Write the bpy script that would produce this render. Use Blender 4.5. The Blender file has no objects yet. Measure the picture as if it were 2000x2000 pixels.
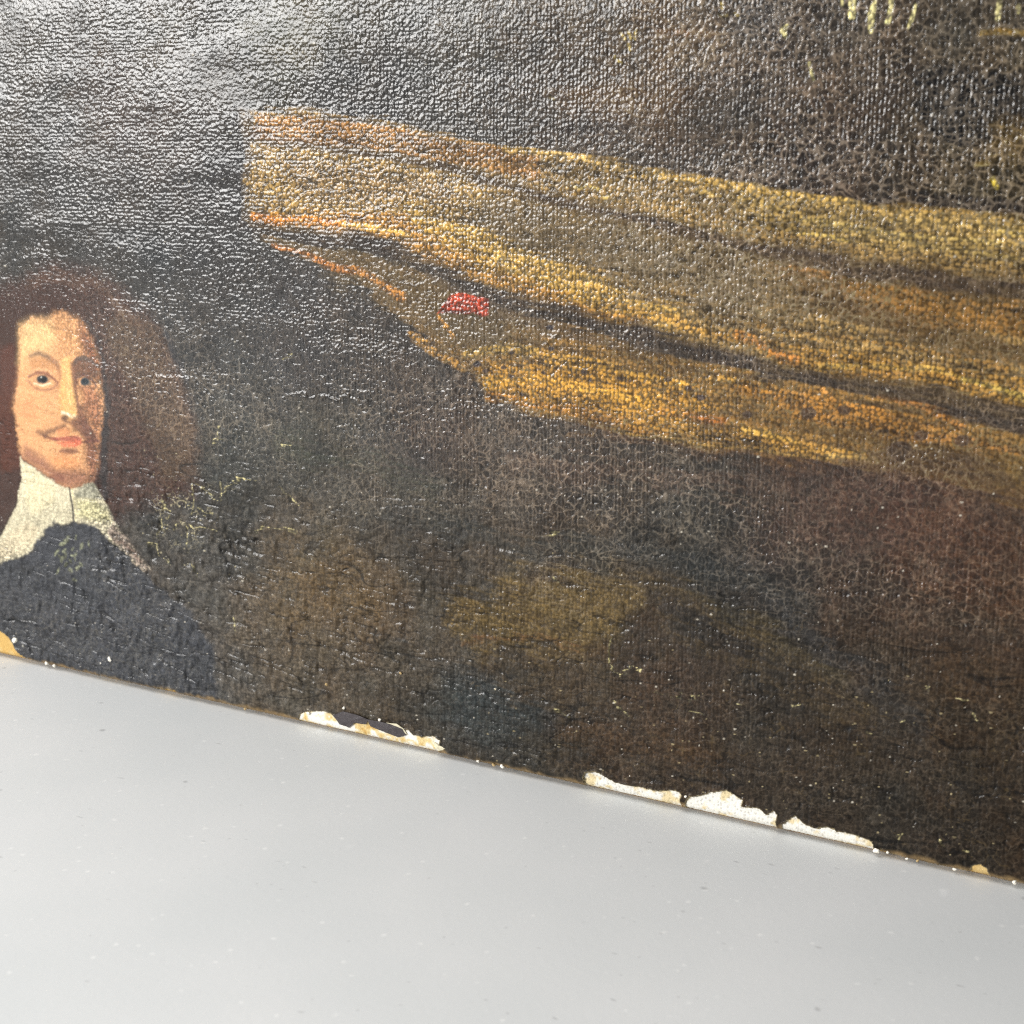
# Close-up of an old unframed oil painting standing on a white tabletop.
# Units: metres in the scene, millimetres (u across, v up from the table) on the canvas.
import bpy, bmesh, math, random
import numpy as np
from mathutils import Vector, Matrix

sc = bpy.context.scene
R = math.radians

# ------------------------------------------------------------------ camera
cam_d = bpy.data.cameras.new('camera')
cam = bpy.data.objects.new('camera', cam_d)
sc.collection.objects.link(cam)
cam.location = (0.17004, -0.30506, 0.15333)
cam.rotation_euler = (R(75.964), 0, R(29.134))
cam_d.sensor_width = 36.0
cam_d.lens = 54.0
cam_d.clip_start = 0.01
cam_d.clip_end = 50
cam_d.dof.use_dof = True
cam_d.dof.focus_distance = 0.37
cam_d.dof.aperture_fstop = 30
sc.camera = cam

# ------------------------------------------------------------------ room light
world = bpy.data.worlds.new('World')
sc.world = world
world.use_nodes = True
bg = world.node_tree.nodes['Background']
bg.inputs[0].default_value = (0.93, 0.97, 1.0, 1)
bg.inputs[1].default_value = 0.06

def area(name, loc, aim, sx, sy, power, col):
    d = bpy.data.lights.new(name, 'AREA')
    d.shape = 'RECTANGLE'
    d.size, d.size_y = sx, sy
    d.energy = power
    d.color = col
    o = bpy.data.objects.new(name, d)
    sc.collection.objects.link(o)
    o.location = loc
    o.rotation_euler = (Vector(aim) - Vector(loc)).to_track_quat('-Z', 'Y').to_euler()
    return o
area('window_light', (-1.36, -1.52, 0.54), (-0.04, 0, 0.09), 0.95, 0.60, 60, (1.0, 0.99, 0.97))
area('overhead_fill', (-0.55, -0.16, 1.0), (-0.30, -0.12, 0), 1.1, 1.1, 16, (1.0, 0.99, 0.975))  # unseen overhead lamp, added to brighten the tabletop and shape its gradient

vs = sc.view_settings
vs.view_transform = 'Standard'
vs.look = 'None'
vs.exposure = 0.0
vs.gamma = 1.0
vs.use_curve_mapping = False
sc.cycles.max_bounces = 5
sc.cycles.use_denoising = False
sc.cycles.filter_width = 1.2

# ------------------------------------------------------------------ helpers
def lin(c):
    c = np.asarray(c, float) / 255.0
    return np.where(c <= .04045, c / 12.92, ((c + .055) / 1.055) ** 2.4)

def sstep(a, b, x):
    t = np.clip((x - a) / (b - a), 0, 1)
    return t * t * (3 - 2 * t)

def vnoise(x, y, seed):
    """smooth value noise in -1..1 at the (already scaled) coordinates x, y"""
    rng = np.random.RandomState(seed)
    g = rng.uniform(-1, 1, (256, 256)).astype(np.float32)
    xf, yf = np.floor(x), np.floor(y)
    fx, fy = (x - xf), (y - yf)
    fx = fx * fx * (3 - 2 * fx); fy = fy * fy * (3 - 2 * fy)
    xi = xf.astype(np.int32) & 255; yi = yf.astype(np.int32) & 255
    x1 = (xi + 1) & 255; y1 = (yi + 1) & 255
    a = g[yi, xi] * (1 - fx) + g[yi, x1] * fx
    b = g[y1, xi] * (1 - fx) + g[y1, x1] * fx
    return a * (1 - fy) + b * fy

def worley(x, y, seed, jit=.85):
    """difference of the two nearest feature distances (0 on a cell border) and a cell value"""
    rng = np.random.RandomState(seed)
    jx = rng.uniform(.5 - jit / 2, .5 + jit / 2, (256, 256)).astype(np.float32)
    jy = rng.uniform(.5 - jit / 2, .5 + jit / 2, (256, 256)).astype(np.float32)
    cv = rng.uniform(0, 1, (256, 256)).astype(np.float32)
    xf, yf = np.floor(x), np.floor(y)
    f1 = np.full(x.shape, 9, np.float32); f2 = f1.copy(); val = np.zeros(x.shape, np.float32)
    for dy in (-1, 0, 1):
        for dx in (-1, 0, 1):
            ci = (xf + dx).astype(np.int32) & 255; cj = (yf + dy).astype(np.int32) & 255
            d = np.hypot(xf + dx + jx[cj, ci] - x, yf + dy + jy[cj, ci] - y).astype(np.float32)
            m = d < f1
            f2 = np.where(m, f1, np.minimum(f2, d))
            val = np.where(m, cv[cj, ci], val)
            f1 = np.where(m, d, f1)
    return f2 - f1, val, f1

# ------------------------------------------------------------------ node materials
def new_mat(name):
    m = bpy.data.materials.new(name)
    m.use_nodes = True
    return m, m.node_tree.nodes, m.node_tree.links, m.node_tree.nodes['Principled BSDF']

def paint_material(name, attr, rough, coat, coat_rough, spec, bump, amount):
    m, N, L, P = new_mat(name)
    a = N.new('ShaderNodeAttribute'); a.attribute_name = attr
    tc = N.new('ShaderNodeTexCoord')
    n1 = N.new('ShaderNodeTexNoise'); n1.inputs['Scale'].default_value = 2600; n1.inputs['Detail'].default_value = 2
    L.new(tc.outputs['Object'], n1.inputs['Vector'])
    n2 = N.new('ShaderNodeTexNoise'); n2.inputs['Scale'].default_value = 1750; n2.inputs['Detail'].default_value = 2
    mpz = N.new('ShaderNodeMapping'); mpz.inputs['Scale'].default_value = (1.15, 1, .85)
    L.new(tc.outputs['Object'], mpz.inputs['Vector']); L.new(mpz.outputs['Vector'], n2.inputs['Vector'])
    mr = N.new('ShaderNodeMapRange')
    mr.inputs['From Min'].default_value = .3; mr.inputs['From Max'].default_value = .7
    mr.inputs['To Min'].default_value = 1 - amount; mr.inputs['To Max'].default_value = 1 + amount
    L.new(n1.outputs['Fac'], mr.inputs['Value'])
    vm = N.new('ShaderNodeVectorMath'); vm.operation = 'SCALE'
    L.new(a.outputs['Color'], vm.inputs[0]); L.new(mr.outputs['Result'], vm.inputs['Scale'])
    L.new(vm.outputs['Vector'], P.inputs['Base Color'])
    rr = N.new('ShaderNodeMapRange')
    rr.inputs['From Min'].default_value = .3; rr.inputs['From Max'].default_value = .7
    rr.inputs['To Min'].default_value = rough - .08; rr.inputs['To Max'].default_value = rough + .1
    L.new(n2.outputs['Fac'], rr.inputs['Value'])
    L.new(rr.outputs['Result'], P.inputs['Roughness'])
    P.inputs['Specular IOR Level'].default_value = spec
    P.inputs['Coat Weight'].default_value = coat
    if coat > 0:                                   # varnish is worn thin in places
        va = N.new('ShaderNodeAttribute'); va.attribute_name = 'varnish'
        vmul = N.new('ShaderNodeMath'); vmul.operation = 'MULTIPLY'; vmul.inputs[1].default_value = coat
        L.new(va.outputs['Fac'], vmul.inputs[0]); L.new(vmul.outputs[0], P.inputs['Coat Weight'])
    P.inputs['Coat Roughness'].default_value = coat_rough
    ad = N.new('ShaderNodeMath'); ad.operation = 'MULTIPLY_ADD'; ad.inputs[1].default_value = .5
    L.new(n1.outputs['Fac'], ad.inputs[0]); L.new(n2.outputs['Fac'], ad.inputs[2])
    b = N.new('ShaderNodeBump'); b.inputs['Strength'].default_value = 1; b.inputs['Distance'].default_value = bump
    L.new(ad.outputs[0], b.inputs['Height'])
    L.new(b.outputs['Normal'], P.inputs['Normal']); L.new(b.outputs['Normal'], P.inputs['Coat Normal'])
    return m

MAT_PAINT = paint_material('varnished_oil_paint', 'paint', .5, .55, .12, .10, 7e-5, .14)
MAT_GROUND = paint_material('bare_gesso_ground', 'paint', .8, 0, .5, .25, 6e-5, .08)

def plain(name, col, rough=.7, amount=.15, scale=700):
    m, N, L, P = new_mat(name)
    tc = N.new('ShaderNodeTexCoord')
    n = N.new('ShaderNodeTexNoise'); n.inputs['Scale'].default_value = scale; n.inputs['Detail'].default_value = 4
    L.new(tc.outputs['Object'], n.inputs['Vector'])
    r = N.new('ShaderNodeValToRGB')
    c = lin(col)
    r.color_ramp.elements[0].position = .3; r.color_ramp.elements[1].position = .7
    r.color_ramp.elements[0].color = (*(c * (1 - amount)), 1); r.color_ramp.elements[1].color = (*(c * (1 + amount)), 1)
    L.new(n.outputs['Fac'], r.inputs['Fac']); L.new(r.outputs['Color'], P.inputs['Base Color'])
    P.inputs['Roughness'].default_value = rough
    b = N.new('ShaderNodeBump'); b.inputs['Strength'].default_value = .6; b.inputs['Distance'].default_value = .0001
    L.new(n.outputs['Fac'], b.inputs['Height']); L.new(b.outputs['Normal'], P.inputs['Normal'])
    return m

M_CRUMB = {'white': plain('chalky_gesso_crumb', (240, 234, 220), .85, .06), 'tan': plain('tan_ground_crumb', (176, 150, 104), .8, .2), 'grey': plain('grey_grit', (150, 148, 140), .8, .15)}
M_FLAKE = {'dark': plain('dark_paint_flake', (60, 54, 56), .4, .2, 900), 'rim': plain('pale_flake_rim', (206, 198, 170), .7, .12)}
M_WOOD = plain('old_pine_stretcher', (150, 110, 66), .7, .25, 60)

def table_material():
    m, N, L, P = new_mat('white_laminate_tabletop')
    tc = N.new('ShaderNodeTexCoord')
    n1 = N.new('ShaderNodeTexNoise'); n1.inputs['Scale'].default_value = 16; n1.inputs['Detail'].default_value = 5
    n2 = N.new('ShaderNodeTexNoise'); n2.inputs['Scale'].default_value = 420; n2.inputs['Detail'].default_value = 4; n2.inputs['Roughness'].default_value = .65
    for n in (n1, n2): L.new(tc.outputs['Object'], n.inputs['Vector'])
    r1 = N.new('ShaderNodeValToRGB')
    r1.color_ramp.elements[0].position = .35; r1.color_ramp.elements[1].position = .68
    r1.color_ramp.elements[0].color = (.585, .60, .60, 1); r1.color_ramp.elements[1].color = (.635, .642, .64, 1)
    L.new(n1.outputs['Fac'], r1.inputs['Fac'])
    def specks(scale, cut, col, prev, strength, thin=1.0):
        w = N.new('ShaderNodeTexNoise'); w.inputs['Scale'].default_value = scale * .8; w.inputs['Detail'].default_value = 2
        L.new(tc.outputs['Object'], w.inputs['Vector'])
        mx = N.new('ShaderNodeMixRGB'); mx.inputs[0].default_value = .0016 * 300 / scale
        L.new(tc.outputs['Object'], mx.inputs[1]); L.new(w.outputs['Color'], mx.inputs[2])
        mp = N.new('ShaderNodeMapping'); mp.inputs['Scale'].default_value = (1, thin, 1)
        L.new(mx.outputs[0], mp.inputs['Vector'])
        v = N.new('ShaderNodeTexVoronoi'); v.inputs['Scale'].default_value = scale; v.inputs['Randomness'].default_value = 1
        L.new(mp.outputs['Vector'], v.inputs['Vector'])
        sp = N.new('ShaderNodeSeparateColor'); L.new(v.outputs['Color'], sp.inputs[0])
        sel = N.new('ShaderNodeMath'); sel.operation = 'GREATER_THAN'; sel.inputs[1].default_value = cut
        L.new(sp.outputs[0], sel.inputs[0])
        f = N.new('ShaderNodeMapRange'); f.inputs['From Min'].default_value = .05; f.inputs['From Max'].default_value = .17
        f.inputs['To Min'].default_value = strength; f.inputs['To Max'].default_value = 0
        L.new(v.outputs['Distance'], f.inputs['Value'])
        mu = N.new('ShaderNodeMath'); mu.operation = 'MULTIPLY'
        L.new(sel.outputs[0], mu.inputs[0]); L.new(f.outputs['Result'], mu.inputs[1])
        mix = N.new('ShaderNodeMixRGB')
        L.new(mu.outputs[0], mix.inputs[0]); L.new(prev, mix.inputs[1]); mix.inputs[2].default_value = col
        return mix.outputs[0]
    c = specks(230, .55, (.82, .82, .80, 1), r1.outputs['Color'], .4)
    c = specks(330, .86, (.36, .36, .36, 1), c, .35)
    c = specks(150, .93, (.28, .28, .28, 1), c, .45, 2.6)
    c = specks(110, .9, (.80, .80, .80, 1), c, .35, .5)
    c = specks(170, .955, (.22, .22, .22, 1), c, .5)
    L.new(c, P.inputs['Base Color'])
    P.inputs['Roughness'].default_value = .55
    P.inputs['Specular IOR Level'].default_value = .5
    b = N.new('ShaderNodeBump'); b.inputs['Strength'].default_value = .25; b.inputs['Distance'].default_value = .00012
    L.new(n2.outputs['Fac'], b.inputs['Height']); L.new(b.outputs['Normal'], P.inputs['Normal'])
    return m

# ------------------------------------------------------------------ tabletop
def bevel_box(x0, x1, y0, y1, z0, z1, bev):
    bm = bmesh.new()
    bmesh.ops.create_cube(bm, size=1)
    for v in bm.verts:
        v.co = Vector(((x0 + x1) / 2 + v.co.x * (x1 - x0), (y0 + y1) / 2 + v.co.y * (y1 - y0), (z0 + z1) / 2 + v.co.z * (z1 - z0)))
    bmesh.ops.bevel(bm, geom=bm.edges[:], offset=bev, segments=2, affect='EDGES', profile=.6)
    return bm

def link(name, bm, mat, parent=None):
    me = bpy.data.meshes.new(name)
    bm.to_mesh(me); bm.free()
    me.materials.append(mat)
    o = bpy.data.objects.new(name, me)
    sc.collection.objects.link(o)
    o.parent = parent
    return o

table = link('tabletop', bevel_box(-.75, .75, -.62, .38, -.028, 0, .004), table_material())
table['kind'] = 'structure'
table['label'] = 'white speckled laminate tabletop under the painting'

# ------------------------------------------------------------------ painting
painting = bpy.data.objects.new('oil_painting', None)
sc.collection.objects.link(painting)
painting['label'] = 'old cracked unframed oil painting of a long-haired man beside a landscape'
painting['category'] = 'painting'

U0, U1, V1 = -262.0, 196.0, 262.0          # painted face, mm
LIFT = 0.80                                # lowest edge above the tabletop, mm
RAD = 2.0                                  # radius of the turned lower edge, mm
us = []
u = -178.0
while u < 125.0:
    us.append(u)
    u += .232 * (1 - .0031 * u) if u < 0 else .232 * (1 - .0022 * u)
us = np.concatenate([np.arange(U0, -178.3, 1.2), us, np.arange(125.6, U1, 1.2)]).astype(np.float32)
ang = np.linspace(math.pi / 2, 0, 9)[:-1]
v_arc = RAD * (1 - np.sin(ang))
v_flat = np.concatenate([np.arange(RAD, 189.0, .213), np.arange(189.8, V1, 1.2)])
vsr = np.concatenate([v_arc, v_flat]).astype(np.float32)
py = np.concatenate([RAD * (1 - np.cos(ang)), np.zeros(len(v_flat))])      # depth of the profile
ny = np.concatenate([np.cos(ang), np.ones(len(v_flat))])                   # share of the relief along -y
nz = np.concatenate([-np.sin(ang), np.zeros(len(v_flat))])
NU, NV = len(us), len(vsr)
U, V = np.meshgrid(us, vsr)
U = U.astype(np.float32); V = V.astype(np.float32)

# shared noises
wob1 = vnoise(U / 2.6, V / 2.6, 1) * .6 + vnoise(U / .8, V / .8, 2) * .4
wob2 = vnoise(U / 2.6, V / 2.6, 3) * .6 + vnoise(U / .8, V / .8, 4) * .4
streak = vnoise(U / 14 + .25 * wob1, (V + .10 * U + .15 * wob2) / .70, 5) * .65 + vnoise(U / 5.5, (V + .10 * U) / .48, 6) * .45
grain = vnoise(U / .42, V / .42, 7)
blot = vnoise(U / 11, V / 9, 8) * .5 + vnoise(U / 4.2, V / 3.6, 9) * .35 + vnoise(U / 1.7, V / 1.5, 10) * .25

# woven threads under the paint
PIT = .90
uw = U + .30 * vnoise(U / 7, V / 26, 11) + .10 * wob1
vw = V + .30 * vnoise(U / 26, V / 7, 12) + .10 * wob2
su, sv = np.sin(np.pi * uw / PIT), np.sin(np.pi * vw / PIT)
tu = vnoise(uw / PIT, V / 9, 13); tv = vnoise(U / 9, vw / PIT, 14)           # threads of uneven thickness
# every crossing of two threads is a small dome of its own height, a little out of line
edge_w, cell_w, f_w = worley(uw / PIT + .12 * grain, vw / (PIT * .96), 16, .72)
dome = np.clip(1 - (f_w / .52) ** 2, 0, 1)
dome = dome * (.15 + .85 * cell_w ** 1.5) * 1.5
rand_w = cell_w * 2 - 1
thread_u = (np.abs(su) - .6) * (.5 + .6 * tu)
thread_v = (np.abs(sv) - .6) * (.4 + .6 * tv)
weave = dome - .45 + .26 * thread_u + .13 * thread_v + .06 * su * sv + .13 * grain
pit = sstep(.02, -.42, weave + .18 * grain)
big1 = vnoise(U / 8, V / 7, 17); big2 = vnoise(U / 8, V / 7, 18)
jig1 = wob1 + .35 * rand_w * 1.0; jig2 = wob2 + .35 * vnoise(U / .9, V / .9, 19)

def blob(cx, cy, rx, ry, p=2.0):
    return np.exp(-((np.abs(U - cx) / rx) ** p + (np.abs(V - cy) / ry) ** p)).astype(np.float32)

# ---- the picture -------------------------------------------------------------
BASE = [
    (-154.05,185.17,66,64,60),
    (-136.98,171.88,62,59,55),
    (-101.84,175.96,70,66,58),
    (-103.58,152.53,70,60,55),
    (-116.61,161.4,72,60,54),
    (-140.22,139.33,50,49,47),
    (-105.47,126.99,42,43,43),
    (-81.25,140.24,34,34,38),
    (-79.36,172.95,44,45,46),
    (-54.86,174.61,78,72,54),
    (-60.66,178.23,84,80,60),
    (-12.97,173.41,68,64,54),
    (18.64,170.44,68,62,54),
    (-40.74,161.74,44,45,50),
    (-19.73,167.02,56,55,54),
    (0.0,160.16,54,53,53),
    (-52.35,163.04,50,50,52),
    (42.04,169.84,88,72,54),
    (30.79,158.79,96,72,44),
    (15.09,161.06,74,58,44),
    (48.24,152.53,54,48,42),
    (24.92,154.64,44,42,42),
    (69.27,167.21,60,52,43),
    (79.81,162.19,66,54,40),
    (70.01,152.53,60,46,38),
    (80.26,154.47,56,42,36),
    (94.85,159.15,20,20,23),
    (98.14,153.48,16,16,19),
    (88.12,157.32,42,36,33),
    (104.88,152.53,76,58,24),
    (104.98,163.65,66,56,36),
    (100.53,146.85,58,50,26),
    (70.51,142.57,46,38,35),
    (101.08,139.21,32,26,24),
    (36.88,149.41,44,42,44),
    (103.56,170.08,46,46,44),
    (58.42,173.32,42,42,46),
    (53.55,159.59,52,46,42),
    (-42.97,85.78,46,46,38),
    (-58.72,77.9,42,46,37),
    (-74.46,85.65,44,44,40),
    (-54.97,93.69,50,40,36),
    (-42.67,95.88,50,40,36),
    (-33.62,101.49,56,46,40),
    (-20.95,81.53,52,36,31),
    (-28.25,78.31,36,30,28),
    (-64.37,94.26,34,36,42),
    (-6.91,70.6,66,56,48),
    (13.4,75.3,68,56,48),
    (13.48,66.86,64,55,47),
    (45.24,64.91,44,45,41),
    (53.9,57.91,30,33,34),
    (39.22,60.58,40,43,41),
    (32.72,71.56,52,46,41),
    (73.93,74.22,70,50,40),
    (90.1,76.18,74,48,38),
    (100.79,72.15,74,48,35),
    (111.6,62.94,72,47,29),
    (85.74,59.11,60,45,34),
    (107.76,45.99,60,44,26),
    (69.67,45.19,40,41,41),
    (61.33,49.68,36,37,38),
    (64.5,30.09,48,42,33),
    (39.92,34.14,62,46,35),
    (30.13,10.92,58,42,27),
    (52.8,20.54,52,41,29),
    (40.18,24.29,60,44,31),
    (87.7,25.13,52,42,30),
    (76.8,16.94,48,38,27),
    (97.78,38.6,56,43,28),
    (110.16,12.5,40,30,20),
    (114.04,30.46,48,38,24),
    (93.93,13.51,32,34,32),
    (-60.33,37.51,112,93,64),
    (-44.35,38.52,108,86,58),
    (-50.46,44.38,116,94,60),
    (-77.39,27.93,106,95,80),
    (-67.55,22.44,104,91,72),
    (-85.49,36.62,82,80,77),
    (-95.84,10.41,80,80,80),
    (-114.93,-0.51,76,78,80),
    (-68.05,10.98,94,85,72),
    (-44.88,20.7,92,81,66),
    (-14.47,13.94,40,47,48),
    (-2.86,10.82,38,44,44),
    (-32.49,17.39,52,52,48),
    (-21.64,32.7,76,66,53),
    (-23.59,2.62,62,50,36),
    (11.23,10.97,52,46,36),
    (0.0,40.06,88,72,46),
    (6.96,32.23,76,61,42),
    (20.35,44.49,92,76,46),
    (-7.0,50.5,66,60,54),
    (0.0,55.26,64,58,52),
    (-43.8,57.26,58,57,55),
    (-25.72,55.65,58,55,52),
    (-66.07,55.82,62,61,58),
    (-84.54,53.55,58,59,58),
    (-14.02,62.25,46,48,46),
    (-83.68,68.73,38,43,40),
    (-87.19,95.21,44,43,42),
    (-89.43,113.38,44,44,46),
    (-106.54,112.55,46,46,46),
    (-105.39,55.22,50,48,46),
    (-203.48,187.02,60,58,54),
    (-214.05,116.25,48,46,44),
    (-225.78,37.74,46,44,42),
    (-233.45,-13.64,50,50,50),
    (135.75,156.96,40,34,24),
    (140.19,111.41,110,88,44),
    (144.93,62.78,66,44,28),
    (150.0,10.75,36,30,22),
    (-148.5,234.32,60,58,54),
    (-38.91,223.97,80,78,66),
    (46.05,215.95,84,80,62),
    (113.85,209.54,70,66,50),
    (-57.44,109.94,44,43,46),
    (-42.38,105.85,52,48,44),
]
gu = np.linspace(U0, U1, 150); gv = np.linspace(-2, V1, 120)
GU, GV = np.meshgrid(gu, gv)
acc = np.zeros(GU.shape + (3,)); wt = np.zeros(GU.shape)
for bx, by, r_, g_, b_ in BASE:
    w = 1.0 / ((GU - bx) ** 2 + (GV - by) ** 2 + 90.0) ** 1.4
    acc += w[..., None] * lin((r_, g_, b_)) * .77; wt += w
acc /= wt[..., None]
uu = np.clip((U + 3.2 * jig1 + 5.0 * big1 + 3 * blot - U0) / (U1 - U0) * 149, 0, 148.99)
vv = np.clip((V + 3.2 * jig2 + 4.0 * big2 - 2 * blot + 2) / (V1 + 2) * 119, 0, 118.99)
ui, vi = uu.astype(int), vv.astype(int)
fu, fv = (uu - ui)[..., None], (vv - vi)[..., None]
COL = ((acc[vi, ui] * (1 - fu) + acc[vi, ui + 1] * fu) * (1 - fv) + (acc[vi + 1, ui] * (1 - fu) + acc[vi + 1, ui + 1] * fu) * fv).astype(np.float32)
del uu, vv, ui, vi, fu, fv
hue = vnoise(U / 6, V / 5, 15)
COL *= (1 + .26 * blot + .10 * streak + .16 * rand_w)[..., None]
COL *= np.stack([1 + .10 * hue, np.ones_like(hue), 1 - .10 * hue], -1)

def window(pts, pad):
    a = np.array(pts)
    i0 = max(np.searchsorted(us, a[:, 0].min() - pad) - 1, 0); i1 = min(np.searchsorted(us, a[:, 0].max() + pad) + 1, NU)
    j0 = max(np.searchsorted(vsr, a[:, 1].min() - pad) - 1, 0); j1 = min(np.searchsorted(vsr, a[:, 1].max() + pad) + 1, NV)
    return slice(j0, j1), slice(i0, i1)

def seg_dist(x, y, pts, widths=None, closed=False):
    n = len(pts)
    best = np.full(x.shape, 1e9, np.float32)
    for k in range(n if closed else n - 1):
        ax, ay = pts[k]; bx, by = pts[(k + 1) % n]
        dx, dy = bx - ax, by - ay
        L2 = dx * dx + dy * dy + 1e-9
        t = np.clip(((x - ax) * dx + (y - ay) * dy) / L2, 0, 1)
        d = np.hypot(x - ax - t * dx, y - ay - t * dy)
        if widths is not None:
            d = d - (widths[k] * (1 - t) + widths[k + 1] * t) / 2
        best = np.minimum(best, d)
    return best

def inside(x, y, pts):
    c = np.zeros(x.shape, bool); n = len(pts)
    for k in range(n):
        ax, ay = pts[k]; bx, by = pts[(k + 1) % n]
        if ay == by: continue
        c ^= ((ay > y) != (by > y)) & (x < (bx - ax) * (y - ay) / (by - ay) + ax)
    return c

def lay(sl, sd, col, soft, alpha, dry):
    m = sstep(soft / 2, -soft / 2, sd) * alpha
    if dry > 0:
        thin = sstep(-.25, .55, streak[sl] * .7 + weave[sl] * -.55 + blot[sl] * .35)
        m = m * (1 - dry * thin * 1.25).clip(0, 1)
    v = (1 + .12 * streak[sl] + .08 * grain[sl])[..., None] * lin(col) * 1.04
    COL[sl] = COL[sl] * (1 - m[..., None]) + v * m[..., None]

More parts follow.
